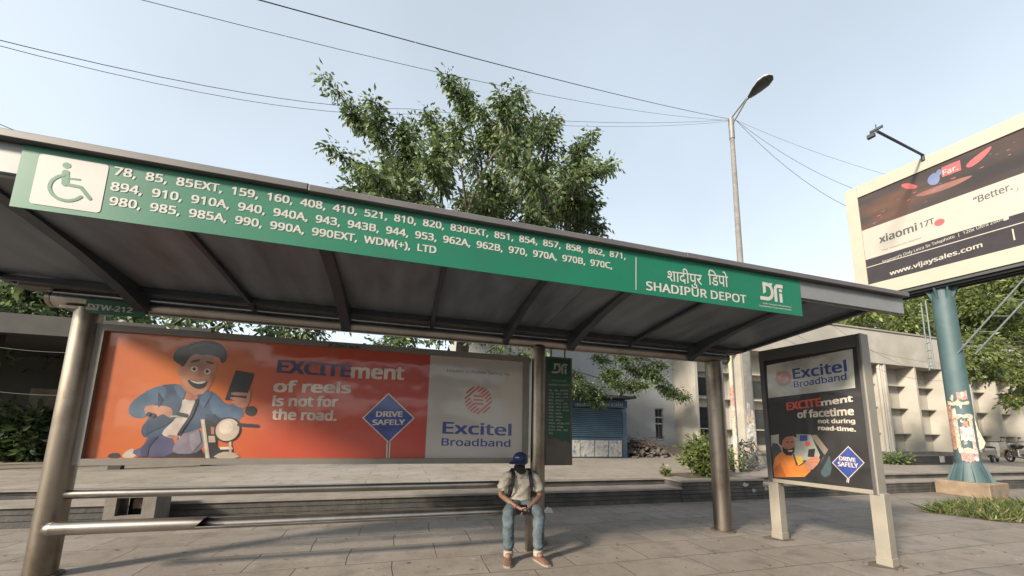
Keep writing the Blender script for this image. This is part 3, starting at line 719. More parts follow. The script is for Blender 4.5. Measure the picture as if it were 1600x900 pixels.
l.new(rp.outputs[0], b.inputs['Base Color'])
s1 = fq.uv(1347,365)[1]; s1b = fq.uv(1590,260)[1]
pv = lambda x, y: fq.uv(x, y)[1]
hA = (pv(1352,368)+pv(1588,263))/2       # picture / white band boundary
hB = (pv(1356,411)+pv(1588,328))/2       # white / dark text band
hC = (pv(1358,424)+pv(1598,339))/2       # thin white rule
m = MB(); R4 = lambda a, b_, c, d, mm_, h: fq.poly(m, [(a,c),(b_,c),(b_,d),(a,d)], mm_, h, False)
R4(il, ir, hA, it, NIGHT, .004); R4(il, ir, hB, hA, WBI, .006); R4(il, ir, hC-.014, hC+.014, WBI, .006)
vl = fq.uv(1581,352); R4(vl[0]-.014, vl[0]+.014, fq.uv(1581,378)[1]+.03, hC-.10, WBI, .006)
REDP = mat('billboard_red', (.42,.05,.06), .5); BLUP = mat('billboard_blue', (.10,.14,.30), .5); ORGP = mat('billboard_glow', (.20,.06,.04), .5)
fq.smooth(m, [(1405,290),(1418,285),(1438,292),(1420,297)], REDP, .007); fq.smooth(m, [(1506,258),(1555,222),(1540,245),(1515,264)], REDP, .007)
fq.poly(m, [(1471,262),(1500,250),(1502,266),(1472,277)], REDP, .008); fq.smooth(m, [(1448,280),(1460,268),(1470,275),(1466,288),(1452,290)], BLUP, .008)
fq.smooth(m, [(1428,305),(1480,285),(1530,270),(1490,292),(1440,308)], ORGP, .0065)
for k in range(26):      # small lights and streaks of the printed street at dusk
    x = random.uniform(1352, 1590); y = np.interp(x, [1350,1590],[322,203])+random.uniform(14, 44); q = random.uniform(.6, 2.6)
    fq.smooth(m, [(x-q*2.2, y+q*.7), (x, y-q*.5), (x+q*2.2, y-q*1.2), (x, y+q*.3)], random.choice([REDP, ORGP, ORGP, BLUP, mat('billboard_haze', (.14,.12,.115), .8)]), .0066+.00003*k)
fq.smooth(m, [(1462,268),(1470,263),(1472,272),(1464,278)], BLUP, .009)
m.build('printed_bands', bp_)
m = MB()
fq.text(m, 'Far.', (1474,274), (1497,265), (1474,264), WBI, .010, .02)
fq.text(m, '“Better.', (1522,319), (1582,296), (1522,306), INKD, .008, .02)
fq.stroke(m, [(1587,299),(1591,297),(1590,293)], 1, REDP, .008)
fq.text(m, 'xiaomi', (1375,380), (1433,360), (1375,366), INKD, .008, .03)
fq.text(m, '17T', (1438,357), (1460,349), (1438,346), INKD, .008, .025)
fq.disc(m, fq.uv(1468,347.5), .11, .11, REDP, .008, False)
fq.text(m, 'The Telephoto Master', (1378,393), (1440,372.5), (1378,390), INKD, .008, .0)
fq.text(m, 'Segment’s Only Leica 5x Telephoto  |  120x Ultra Zoom', (1379,411.5), (1571,343), (1379,406.5), WBI, .008, .01)
fq.poly(m, [(1568,340.5),(1576,337.5),(1576.5,342.5),(1568.5,345.5)], WBI, .008)
fq.text(m, 'www.vijaysales.com', (1391,430.5), (1535,385.5), (1391,422.5), WBI, .008, .025)
m.build('lettering', bp_)
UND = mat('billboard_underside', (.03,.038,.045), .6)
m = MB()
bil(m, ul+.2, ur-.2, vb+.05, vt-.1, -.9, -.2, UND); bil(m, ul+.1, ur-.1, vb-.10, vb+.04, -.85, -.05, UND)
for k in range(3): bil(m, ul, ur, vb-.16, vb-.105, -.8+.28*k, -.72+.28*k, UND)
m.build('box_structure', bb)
def zon(y): return onP(1490, y, PO, Vector((-.85,-.5,0))).z
ztop = BP.z+vb-.12
m = MB(); m.tube([(PO.x,PO.y,.40),(PO.x,PO.y,.95)], [.38,.25], TEALM, 24); m.build('base_flare', bb)
for k in range(10):
    a = 2*math.pi*k/10; d = Vector((math.cos(a), math.sin(a), 0)); q = Vector((-d.y, d.x, 0))*.015
    m = MB(); m.prism([PO+d*.26-q+Vector((0,0,.40)), PO+d*.46-q+Vector((0,0,.40)), PO+d*.45-q+Vector((0,0,.46)), PO+d*.27-q+Vector((0,0,.92))], q*2, TEALM); m.build('gusset', bb)
m = MB(); m.tube([(PO.x,PO.y,.40),(PO.x,PO.y,ztop)], [.255,.245], TEALM, 32); pole_ = m.build('pole', bb)
m = MB()
for k in range(8):
    a = 2*math.pi*k/8; d = Vector((math.cos(a), math.sin(a), 0)); q = Vector((-d.y, d.x, 0))*.02
    m.prism([PO+d*.24-q+Vector((0,0,ztop-.4)), PO+d*.245-q+Vector((0,0,ztop)), PO+d*.38-q+Vector((0,0,ztop))], q*2, TEALM)
m.build('pole_head', pole_)
# torn bills pasted round the pole
BILLC = [mat('bill_pink', (.48,.27,.25), .8, var=.4, scale=14), mat('bill_cream', (.58,.49,.38), .8, var=.5, scale=18, dirt=(.12,.1,.1), dscale=9), mat('bill_white', (.6,.58,.55), .8, var=.4, scale=12, dirt=(.10,.10,.12), dscale=8), mat('bill_orange', (.42,.22,.16), .8, var=.6, scale=16, dirt=(.45,.38,.32), dscale=7)]
def bill(x0, x1, y0, y1, mm_, jag=.07, off=.006, fit=None):
    cA = math.atan2(-PO.y, -PO.x)
    m = MB(); N_ = 9; vs = []
    def ang(x):  # photo column -> angle round the pole
        t = max(-.98, min(.98, (x-fit)/24)); return cA+math.asin(t)
    zz0, zz1 = zon(y1), zon(y0)
    for k in range(N_):
        a = ang(x0+(x1-x0)*k/(N_-1)); rr_ = .257+off
        for zc, sgn in ((zz0, -1), (zz1, 1)):
            vs.append((PO.x+rr_*math.cos(a), PO.y+rr_*math.sin(a), zc+random.uniform(-jag, jag)*.5))
    m.add(vs, [(2*k, 2*k+2, 2*k+3, 2*k+1) for k in range(N_-1)], mm_, True); m.build('torn_bill', pole_)
for a in ((1494,1512,613,626,0),(1478,1516,628,634,1),(1480,1520,648,654,1),(1476,1484,634,702,3),(1479,1492,640,700,1),(1497,1521,668,688,2),(1494,1526,699,707,1),(1497,1516,703,720,0),(1516,1526,702,718,2),(1513,1519,650,702,1)):
    f0 = 1497+ (a[2]-620)*.12
    bill(a[0], a[1], a[2], a[3], BILLC[a[4]], fit=f0, off=.006+.002*random.random())
for _ in range(22):
    y = random.uniform(612, 716); f0 = 1497+(y-620)*.12; x = f0+random.uniform(-17, 12); wd = random.uniform(3, 9); hh = random.uniform(2, 7)
    bill(x, x+wd, y, y+hh, random.choice(BILLC), jag=.10, off=.010+.004*random.random(), fit=f0)
m = MB(); vs = []
for k, (x, y) in enumerate([(1519,640),(1528,672),(1540,692),(1536,700),(1522,708),(1518,690)]): vs.append(onP(x, y, PO+Vector((.06,-.3,0)), Vector((-.85,-.5,0)))+Vector((.03*(k%2),0,0)))
m.add(vs, [(0,1,5),(1,2,5),(2,3,5),(3,4,5)], BILLC[1]); m.build('loose_bill', pole_)
PLM = mat('plinth_concrete', (.30,.225,.155), .9, var=.25, scale=3, bump=.5, dirt=(.16,.12,.09), dscale=2)
pA, pB, pC = onZ(1462,770,0), onZ(1550,782,0), onZ(1580,778,0)
pD = pA+(pC-pB); hgt = Vector((0,0,.40))
ctr = (pA+pC)/2
m = MB(); m.prism([pA,pB,pC,pD], hgt, PLM); m.build('plinth', bb, bevel=.02)
# floodlight arm above the top edge
e0 = onP(1442,240, BP, bN)+bN*.0; e1 = None
arm0 = BP+bU*(fbil.uv(1441,240)[0])+Vector((0,0,vt+.02))
best = None
for L_ in np.linspace(.3, 5, 100):
    for dzz in np.linspace(-.8, 2, 36):
        p = arm0+bN*L_+Vector((0,0,dzz)); v = p-O0; wv = v.dot(fw)
        px = 800+F_PX*v.dot(rt)/wv; py = CY-F_PX*v.dot(up)/wv
        s_ = abs(px-1370)+abs(py-204)
        if best is None or s_ < best[0]: best = (s_, p, L_, dzz)
arm1 = best[1]
m = MB(); m.tube([arm0-Vector((0,0,.15)), arm0+Vector((0,0,.07))], .045, UND, 8); m.tube([arm0+Vector((0,0,.06)), arm1], .034, UND, 8); la = m.build('light_arm', bb)
m = MB(); m.obox(arm1+Vector((0,0,.05)), (.27,.05,.06), (bU, bN, (0,0,1)), UND); m.obox(arm1+Vector((0,0,-.07))-bU*.12, (.16,.10,.10), (bU, bN, (0,0,1)), UND); m.tube([arm1, arm1+Vector((0,0,.2))], .012, UND, 6); m.build('floodlight', la)
# inclined service ladder and fixed ladder
def ladder(mb, a, b_, off, r, n_, m_):
    a, b_, off = Vector(a), Vector(b_), Vector(off)
    mb.tube([a, b_], r, m_, 8); mb.tube([a+off, b_+off], r, m_, 8)
    for k in range(n_):
        t = (k+.5)/n_; mb.tube([a.lerp(b_, t), a.lerp(b_, t)+off], r*.6, m_, 6)
GAL = mat('galvanised', (.20,.24,.25), .5, metal=.3, var=.15)
a_ = onP(1496,552, PO+Vector((-.12,-.22,0)), Vector((-.85,-.5,0))); c1 = onP(1607,428, PO+Vector((-.75,-.95,0)), Vector((-.85,-.5,0)))
o1 = onP(1524,553, PO+Vector((.12,-.32,0)), Vector((-.85,-.5,0)))-a_
m = MB(); ladder(m, a_, c1, o1, .024, 5, GAL); m.build('service_ladder', bb)
a_ = onP(1460,577, PO+Vector((-.12,.30,0)), Vector((-.85,-.5,0))); c1 = onP(1446,470, PO+Vector((-.12,.30,0)), Vector((-.85,-.5,0)))
m = MB(); ladder(m, a_, c1, Vector((.12,.17,0)), .02, 9, GAL); m.build('fixed_ladder', bb)

# ------------------------------------------------------------------ street lamp and other poles
CONC = mat('concrete_pole', (.24,.235,.225), .85, var=.2, scale=4, bump=.3, dirt=(.16,.14,.12), dscale=3)
GREYP = mat('lamp_paint', (.25,.245,.24), .5, metal=.2, var=.15, scale=3)
LB = Vector((11.31, 9.94, plat(10)))
zt = onY(1142,186,9.94); LT = Vector((LB.x+(zt.x-LB.x), 9.94, zt.z))
lamp = thing('street_lamp', 'tall grey street lamp rising behind the shelter roof, torn bills round its foot', 'street lamp', LB)
m = MB(); 
m.tube([LB, LB.lerp(LT, .45), LB.lerp(LT,.94)], [.15,.105,.075], CONC, 16); lp = m.build('pole', lamp)
m = MB(); m.tube([LB.lerp(LT,.935), LT], .095, GREYP, 14); m.build('collar', lamp)
hb = onX(1167,155,LT.x-.05); ha = onX(1171,152,LT.x-.05); he = onX(1205,117,LT.x-.1)
m = MB(); m.tube([LT-Vector((0,0,.3)), hb], .028, GREYP, 8); m.tube([LT-Vector((0,0,-.02)), hb+Vector((0,0,.05))], .028, GREYP, 8); m.tube([hb, ha], .036, GREYP, 8); m.build('bracket', lamp)
ax = (he-ha); Lh = ax.length; ax.normalize(); sx_ = ax.cross(Vector((0,0,1))).normalized(); ux_ = sx_.cross(ax).normalized()
def headsec(t): # half width, up, down
    return [(0,.09),(.12,.13),(.35,.21),(.65,.27),(.88,.22),(1,.08)]
m = MB(); m2 = MB(); ringn = 16; secs = headsec(0)
for mb, sg, mm_, hk in ((m, 1, mat('lamp_top', (.52,.50,.45), .5), .55), (m2, -1, mat('lamp_glass', (.05,.06,.065), .3), .35)):
    vs = []; fs_ = []
    for (t, hw) in secs:
        for k in range(ringn+1):
            a = math.pi*k/ringn
            vs.append(ha+ax*(t*Lh)+sx_*(hw*math.cos(a))+ux_*(sg*hw*hk*math.sin(a)))
    for i in range(len(secs)-1):
        for k in range(ringn):
            q = i*(ringn+1)+k; fs_.append((q, q+1, q+ringn+2, q+ringn+1))
    fs_ += [tuple(range(ringn+1)), tuple(range((len(secs)-1)*(ringn+1), len(secs)*(ringn+1)))]
    mb.add(vs, fs_, mm_, True)
hd = m.build('lamp_head', lamp); m2.build('lens', hd)
for (z0, z1, c) in ((1.0,1.45,2),(1.5,1.8,1),(1.75,2.1,2),(2.1,2.35,1),(.55,.95,1)):
    m = MB(); vs = []
    for k in range(9):
        a = math.pi+.6+ (k/8-.5)*2.4
        for zc in (z0, z1): vs.append((LB.x+(zt.x-LB.x)*(zc/(LT.z-LB.z))+(.157-.012*zc)*math.cos(a), LB.y+(.157-.012*zc)*math.sin(a), LB.z+zc+random.uniform(-.1,.1)))
    m.add(vs, [(2*k,2*k+2,2*k+3,2*k+1) for k in range(8)], BILLC[c], True); m.build('torn_bill', lp)
SPB = onZ(1152,738,plat(9.6)); SPT = onY(1138,520,SPB.y)
sp = thing('slim_pole', 'slim pale pole with red and tan bills beside the concrete lamp post', 'pole', SPB)
m = MB(); m.tube([SPB, SPT+Vector((0,0,.6))], .06, mat('pale_pole', (.50,.44,.34), .7, var=.2, scale=4), 12); spo = m.build('pole', sp)
m = MB(); m.tube([SPB+Vector((.14,.05,0)), SPT+Vector((.15,.05,.5))], .026, WHITE, 8); m.build('conduit', sp)
for (z0, z1, c) in ((1.95,2.35,0),(2.3,2.55,3),(1.5,1.95,1),(1.15,1.5,1),(.8,1.1,2),(.5,.75,1)):
    m = MB(); vs = []
    for k in range(9):
        a = math.pi+.6+(k/8-.5)*2.6
        for zc in (z0, z1): vs.append((SPB.x+(SPT.x-SPB.x)*(zc/(SPT.z-SPB.z))+.064*math.cos(a), SPB.y+.064*math.sin(a), SPB.z+zc+random.uniform(-.08,.08)))
    m.add(vs, [(2*k,2*k+2,2*k+3,2*k+1) for k in range(8)], BILLC[c], True); m.build('torn_bill', spo)
UB = dep(30, 722, 12.5); UB.z = plat(UB.y)
UT = onY(40, 440, UB.y)
upo = thing('utility_pole', 'thin grey utility pole in front of the dark shed', 'pole', UB)
m = MB(); m.tube([UB, Vector((UB.x, UB.y, UT.z+1.5))], [.085,.07], GREYP, 10); m.build('pole', upo)
m = MB(); m.box(UB.x-.7, UB.x+.7, UB.y-.05, UB.y+.05, UT.z-.9, UT.z-.8, GREYP); m.build('cross_arm', upo)

# ------------------------------------------------------------------ overhead cables
CAB = mat('cable', (.06,.06,.065), .6)
def cable(pts, r, label, sag=0, grp='overhead cables'):
    P = [Vector(p) for p in pts]; path = []
    for a, b_ in zip(P, P[1:]):
        for k in range(13):
            t = k/12; q = a.lerp(b_, t); q.z -= sag*4*t*(1-t); path.append(q)
    path = [p for i, p in enumerate(path) if i == 0 or (p-path[i-1]).length > 1e-4]
    MB().tube(path, r*.72, CAB, 6).build('overhead_cable', loc=P[0], label=label, cat='cable', group=grp)
A = LT+Vector((-.1,0,-.02))
cable([onY(340,-18,4.5), A], .010, 'thick black cable sloping down from the top of the sky to the street lamp', .12)
cable([onY(160,-16,5.2), A+Vector((0,0,-.07))], .006, 'thin cable crossing the sky just below the thickest one', .35)
cable([onY(-60,48,5), onY(640,170,9.0), A+Vector((0,0,-.04))], .007, 'upper of the two sagging cables that pass behind the tree top', .25)
cable([onY(-60,56,5.2), onY(640,178,9.0), A+Vector((0,0,-.1))], .006, 'lower of the two sagging cables that pass behind the tree top', .3)
cable([onY(-30,180,6), onY(130,226,7.8)], .007, 'short cable low in the pale sky above the end of the roof', .1)
A2 = LT+Vector((.12,-.1,-.1))
cable([A2, onX(1400,277,16.6)], .006, 'faintest, uppermost of three cables from the lamp to the billboard', .15)
cable([A2, onX(1345,299,16.4)], .008, 'middle cable of three from the lamp to the billboard', .3)
cable([A2, onX(1322,322,16.2)], .009, 'lowest cable of three from the lamp to the billboard', .35)
cable([onY(1180,500,11), onY(1300,545,11.6), onY(1480,595,12)], .009, 'cable drooping across the office front to the teal pole', .4)
cable([onY(1225,510,11.4), onY(1360,548,11.9), onY(1600,560,11.9)], .008, 'loose cable along the office parapet', .5)
cable([onY(1290,500,11.6), onY(1440,580,11.8)], .007, 'short slanting cable over the office wall', .3)
cable([onY(-20,540,11), onY(200,548,11)], .010, 'upper cable strung in front of the dark shed', .1)
cable([onY(-20,610,11), onY(200,612,11)], .010, 'lower cable strung in front of the dark shed', .1)
cable([onY(-20,498,11), onY(60,520,11.2), onY(220,535,11)], .009, 'crooked cable below the foliage by the shelter end', .2)

# ------------------------------------------------------------------ buildings
WALLW = mat('white_wall', (.37,.385,.40), .85, var=.08, scale=.8, bump=.1, dirt=(.36,.35,.32), dscale=.7, damt=.6)
WALLC = mat('office_wall', (.48,.455,.405), .85, var=.10, scale=.8, bump=.12, dirt=(.36,.33,.27), dscale=.6, damt=.7)
WALLT = mat('tan_wall', (.36,.34,.29), .85, var=.08, scale=.8, dirt=(.28,.26,.22), dscale=.7)
GLASS = mat('dark_glass', (.03,.035,.04), .15, var=.2)
WA = 16.4; zA = plat(WA)
wb = thing('white_building', 'plain white block with one narrow window behind the kiosk', 'building', (9, 18, zA))
xw0, xw1 = onY(1024,660,WA).x, onY(1037,660,WA).x
wz0, wz1 = onY(1030,688,WA).z, onY(1030,638,WA).z
xa, xb = 2.5, onY(1079,640,16.4).x
m = MB()
for (p, q, r_, s_) in ((xa, xw0, zA, 7.2), (xw1, xb, zA, 7.2), (xw0, xw1, zA, wz0), (xw0, xw1, wz1, 7.2)): m.box(p, q, WA, WA+.25, r_, s_, WALLW)
m.box(xa, xb, WA+.25, WA+6, zA, 7.2, WALLW); m.build('wall', wb)
m = MB(); m.box(xw0+.002, xw1-.002, WA+.14, WA+.18, wz0, wz1, GLASS); wn = m.build('window', wb)
m = MB()
for zz in (wz0+.02, (wz0+wz1)/2, wz0+.7*(wz1-wz0), wz1-.04): m.box(xw0, xw1, WA+.07, WA+.13, zz, zz+.05, WHITE)
m.box((xw0+xw1)/2-.02, (xw0+xw1)/2+.02, WA+.09, WA+.12, wz0, wz1, mat('window_bar', (.1,.1,.1), .5)); m.build('window_bars', wn)
m = MB(); m.box(xa-.1, xb-.02, WA-.1, WA+6, 7.2, 7.35, WALLT); m.build('roof', wb)
# long office block with fins
OY = 15.8; zB = plat(22)
ob = thing('office_building', 'long cream office block with deep vertical fins and shelves, right behind the billboard pole', 'building', (20, OY, zB))
X0 = onY(1080,640,OY-.55).x; X1 = 72
ztopf = (onY(1378,573,OY-.55).z+onY(1470,578,OY-.55).z)/2; zpar = (onY(1361,520,OY-.5).z+onY(1456,532,OY-.5).z)/2
m = MB(); m.box(X0, X1, OY, OY+3.6, zB, ztopf, WALLC); m.build('wall', ob)
m = MB(); m.box(X0-.1, X1, OY-.93, OY+3.6, ztopf+.002, ztopf+.12, WALLC); m.box(X0, X1, OY-.89, OY-.6, ztopf+.12, zpar, WALLC); m.box(X0, X0+.25, OY-.6, OY+3.6, ztopf+.12, zpar, WALLC); m.box(X0-.04, X1, OY-.95, OY-.55, zpar, zpar+.09, WALLT); m.build('parapet', ob)
m = MB(); m.box(X0, X1, OY-.97, OY-.02, zB-.02, zB+.28, mat('plinth_grey', (.22,.20,.17), .9, var=.2, bump=.2)); m.build('plinth', ob)
xf = onY(1378,640,OY-.55).x; pitch = onY(1425,640,OY-.55).x-xf
x = X0; k = 0; fins = []
xs_ = []
x = xf
while x-pitch > X0+.3: x -= pitch
while x < X1: xs_.append(x); x += pitch
xs_ = [X0]+xs_
for x in xs_:
    m = MB(); m.box(x, x+.16, OY-.90, OY-.003, zB+.28, ztopf-.003, WALLC); m.build('fin', ob)
hh = ztopf-zB-.28
for i, (a, b_) in enumerate(zip(xs_, xs_[1:]+[X1])):
    if b_-a < .6: continue
    near = a < xf-pitch
    for q in (.18+.02, .50, .77):
        zz = zB+.28+hh*q
        wd = (b_-a)-.165
        m = MB(); m.box(a+.163, a+.16+wd, OY-.38, OY-.003, zz, zz+.06, WALLC); m.build('shelf', ob)
    if near:
        for (q0, q1) in ((.54, .72), (.06, .42)):
            m = MB(); m.box(a+.45, b_-.3, OY-.05, OY-.005, zB+.28+hh*q0, zB+.28+hh*q1, GLASS); m.build('window', ob)
    else:
        m = MB(); m.box(a+.22, a+.62, OY-.05, OY-.005, zB+.28+hh*.06, zB+.28+hh*.44, GLASS); m.build('window', ob)
m = MB(); m.tube([(xf-.35,OY-.80,zB),(xf-.35,OY-.80,ztopf)], .09, WALLC, 10); m.tube([(xf-.12,OY-.80,zB),(xf-.12,OY-.80,ztopf+.4)], .06, WALLC, 10); m.build('downpipe', ob)
# dark shed on the left
ds = thing('dark_shed', 'dark open-fronted shed under trees at the shelter end', 'building', (-8, 14, plat(14)))
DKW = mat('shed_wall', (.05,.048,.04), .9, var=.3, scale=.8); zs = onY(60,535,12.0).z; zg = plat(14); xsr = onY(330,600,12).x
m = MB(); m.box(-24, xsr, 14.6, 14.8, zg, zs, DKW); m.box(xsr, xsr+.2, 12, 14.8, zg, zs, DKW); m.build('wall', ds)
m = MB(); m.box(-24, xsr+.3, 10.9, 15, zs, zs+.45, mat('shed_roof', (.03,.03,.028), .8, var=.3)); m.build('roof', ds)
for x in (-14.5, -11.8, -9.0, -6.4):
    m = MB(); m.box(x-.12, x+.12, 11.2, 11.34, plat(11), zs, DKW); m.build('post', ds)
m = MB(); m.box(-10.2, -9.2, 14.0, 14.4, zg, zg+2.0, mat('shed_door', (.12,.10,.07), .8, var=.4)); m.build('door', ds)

# ------------------------------------------------------------------ kiosk
KY = 25 - 2.6 + 2.0
KY = 14.5
kx0, kx1 = onY(880,660,KY).x, onY(977,660,KY).x
kz = plat(KY); kt = onY(940,622,KY).z
kk = thing('kiosk', 'small blue kiosk with closed roller shutter and patchy painted lower panels', 'kiosk', ((kx0+kx1)/2, KY, kz))
KBL = mat('kiosk_blue', (.04,.075,.118), .6, var=.2, scale=3, dirt=(.04,.06,.09), dscale=3)
KSH = mat('kiosk_shutter', (.055,.10,.145), .5, metal=.2, var=.12, scale=3)
PATCH = mat('kiosk_panel_paint', (.42,.40,.36), .7, var=.2, scale=5, dirt=(.07,.13,.24), dscale=5.5, damt=1)
sz0, sz1 = onY(940,683,KY).z, onY(940,638,KY).z
m = MB(); m.box(kx0, kx1, KY, KY+1.7, kz, kt, KBL); m.build('body', kk)
m = MB(); n_ = 15; hh = (sz1-sz0)/n_
for k in range(n_): m.tube([(kx0+.12, KY-.012, sz0+hh*(k+.5)), (kx1-.2, KY-.012, sz0+hh*(k+.5))], hh*.52, KSH, 8)
m.build('shutter', kk)
m = MB(); m.box(kx0, kx1+.05, KY-.10, KY-.005, sz1+.04, kt-.08, KBL); hd_ = m.build('header', kk)
fk = Flat((0, KY-.10, 0), (1,0,0), (0,0,1), (0,-1,0)); m = MB()
PALE = mat('faded_paint', (.22,.27,.33), .7, var=.4, scale=20)
for row in range(1):
    x = 899.0
    while x < 972:
        wl = random.uniform(1.4, 3.2); fk.poly(m, [(x,634.5),(x+wl,634.7),(x+wl*.9,629.5+random.random()),(x+.2,629.2)], PALE, .004); x += wl+random.choice((.7,.9,2.4))
m.build('faded_lettering', hd_)
m = MB()
nP = 4
for k in range(nP):
    a = kx0+.1+(kx1-kx0-.3)*k/nP; m.box(a+.02, a+(kx1-kx0-.3)/nP-.02, KY-.03, KY-.004, kz+.06, sz0-.14, PATCH)
m.build('lower_panels', kk)
m = MB(); m.box(kx0-.25, kx1+.3, KY-.45, KY+1.9, kt, kt+.10, mat('kiosk_roof', (.06,.062,.065), .7, var=.2)); m.build('roof', kk)
m = MB(); m.box(kx1-.17, kx1+.03, KY-.06, KY-.004, kz, sz1, KBL); m.build('corner_post', kk)

# dark slatted planter beside the teal pole, and its greenery is added below
pby = 10.7; pbx0, pbx1 = onY(1408,717,pby).x, onY(1492,717,pby).x
sp_ = thing('slatted_planter', 'low black slatted planter box with a pasted white notice', 'planter', ((pbx0+pbx1)/2, pby, plat(pby)))
m = MB(); zg = plat(pby)
for k in range(4): m.box(pbx0, pbx1, pby, pby+.08, zg+.02+.095*k, zg+.095+.095*k, mat('black_slat', (.035,.033,.032), .7, var=.3))
m.box(pbx0, pbx1, pby+.085, pby+.8, zg, zg+.38, DARKST); m.build('slats', sp_)
m = MB(); xn = onY(1472,716,pby).x; m.box(xn-.18, xn+.14, pby-.012, pby-.004, zg+.10, zg+.36, WPAP); m.build('notice', sp_)

# stone-clad broken box under the rails
cb = thing('broken_box', 'small stone-clad box with a broken dark opening behind the bench rail', 'box', (-3.6, 7.1, 0))
bx0, bx1 = onY(163,790,7.1).x, onY(243,790,7.1).x; bzt = onY(200,772,7.1).z
xo0, xo1 = onY(181,790,7.1).x, onY(222,790,7.1).x; bz0, bz1 = onY(200,806,7.1).z, onY(200,778,7.1).z
STO = mat('box_stone', (.20,.18,.155), .8, var=.2, scale=4, bump=.3)
m = MB()
for (p, q, r_, s_) in ((bx0,xo0,0,bzt),(xo1,bx1,0,bzt),(xo0,xo1,0,bz0),(xo0,xo1,bz1,bzt)): m.box(p, q, 7.1, 7.18, r_, s_, STO)
m.box(bx0, bx0+.07, 7.182, 7.5, 0, bzt-.003, STO); m.box(bx1-.07, bx1, 7.182, 7.5, 0, bzt-.003, STO); m.box(bx0+.072, bx1-.072, 7.182, 7.5, bz1, bzt-.003, STO); m.build('casing', cb)
m = MB(); m.box(bx0+.12, bx1-.12, 7.42, 7.46, .02, bz1-.02, BLACK); m.build('lining', cb)
m = MB(); m.box(xo0+.45*(xo1-xo0), xo1-.06, 7.22, 7.26, bz0+.08, bz1-.03, mat('rust_panel', (.13,.085,.07), .9, var=.4)); m.build('inner_panel', cb)
# ------------------------------------------------------------------ vegetation
LG = [leaf_mat('leaf_dark', (.06,.092,.032)), leaf_mat('leaf_mid', (.10,.145,.052)), leaf_mat('leaf_light', (.16,.205,.08), .45)]
LY = [leaf_mat('leaf_olive', (.09,.115,.03)), leaf_mat('leaf_yellow_green', (.15,.185,.045), .45), leaf_mat('leaf_dark', (.05,.082,.026))]  # yellower leaf tones, mixed at random
BARK = mat('bark', (.085,.072,.058), .9, var=.3, scale=6, bump=.6)
def foliage(name, parent, cen, axis, size, mats, weights, asp=.42):
    N_ = len(cen); cen = np.asarray(cen, float); axis = np.asarray(axis, float)
    axis /= np.linalg.norm(axis, axis=1)[:, None]+1e-9
    rnd = rng.normal(size=(N_, 3)); side = np.cross(axis, rnd); side /= np.linalg.norm(side, axis=1)[:, None]+1e-9
    nor = np.cross(axis, side)
    L_ = (size*rng.uniform(.6, 1.3, N_))[:, None]
    off = np.array(WORLD[parent.name])
    base = cen-off; mid = base+axis*L_*.45
    v = np.stack([base, mid+side*L_*asp*.5+nor*L_*.08, base+axis*L_, mid-side*L_*asp*.5+nor*L_*.08], 1).reshape(-1, 3)
    me = bpy.data.meshes.new(name)
    me.vertices.add(4*N_); me.vertices.foreach_set('co', v.ravel())
    me.loops.add(4*N_); me.loops.foreach_set('vertex_index', np.arange(4*N_, dtype=np.int32))
    me.polygons.add(N_); me.polygons.foreach_set('loop_start', np.arange(0, 4*N_, 4, dtype=np.int32)); me.polygons.foreach_set('loop_total', np.full(N_, 4, dtype=np.int32))
    for m_ in mats: me.materials.append(m_)
    me.polygons.foreach_set('material_index', rng.choice(len(mats), N_, p=weights).astype(np.int32))
    me.update(); me.validate()
    o = bpy.data.objects.new(name, me); C.objects.link(o); o.parent = parent; WORLD[o.name] = WORLD[parent.name]
    return o
def curve(a, b_, bend=.15, n_=7):
    a, b_ = np.array(a, float), np.array(b_, float); L_ = np.linalg.norm(b_-a)
    k = rng.normal(size=3)*bend*L_; k[2] = abs(k[2])*.4
    t = np.linspace(0, 1, n_)[:, None]
    return a*(1-t)+b_*t+k*4*t*(1-t)*.5
def shoot_leaves(path, n_, rad, droop=.6, start=.25):
    """leaves set round a shoot in drooping whorls"""
    path = np.asarray(path); k = len(path)-1
    t = rng.uniform(start, 1.02, n_); t = np.round(t*9)/9*.6+t*.4
    i = np.clip((t*k).astype(int), 0, k-1); f = (t*k-i)[:, None]
    p = path[i]*(1-f)+path[i+1]*f
    d = rng.normal(size=(n_, 3)); d[:, 2] = d[:, 2]*.6; d /= np.linalg.norm(d, axis=1)[:, None]
    c = p+d*rad*rng.uniform(.05, 1, n_)[:, None]**1.3
    ax = d*.9+np.array([0, 0, -droop])+rng.normal(size=(n_, 3))*.25
    return c, ax
def tree(name, label, base, shoots, mats, wts, leaf, per, rad, trunk_r, fork, group=None, droop=.6, cat='tree', fill=None, ld=None):
    t = thing(name, label, cat, base, group)
    base = np.array(base); fork = np.array(fork)
    m = MB(); tp = curve(base, fork, .04, 6); m.tube([Vector(p) for p in tp], list(np.linspace(trunk_r, trunk_r*.7, 6)), BARK, 12); tr = m.build('trunk', t)
    cs, axs = [], []
    mb = MB()
    for s in shoots:
        a, b_ = np.array(s[0]), np.array(s[1]); rr_ = s[2] if len(s) > 2 else rad; nn = s[3] if len(s) > 3 else per
        if len(s) > 4 and s[4]:
            lim = curve(fork, a, .12, 8); mb.tube([Vector(p) for p in lim], list(np.linspace(trunk_r*.30, trunk_r*.11, 8)), BARK, 7)
        path = curve(a, b_, .08, 7); mb.tube([Vector(p) for p in path], list(np.linspace(trunk_r*.11, .010, 7)), BARK, 5)
        c, ax = shoot_leaves(path, nn, rr_, droop); cs.append(c); axs.append(ax)
    if mb.v: mb.build('limbs', t, recalc=False)
    foliage('crown', t, np.concatenate(cs), np.concatenate(axs), leaf, mats, wts)
    return t
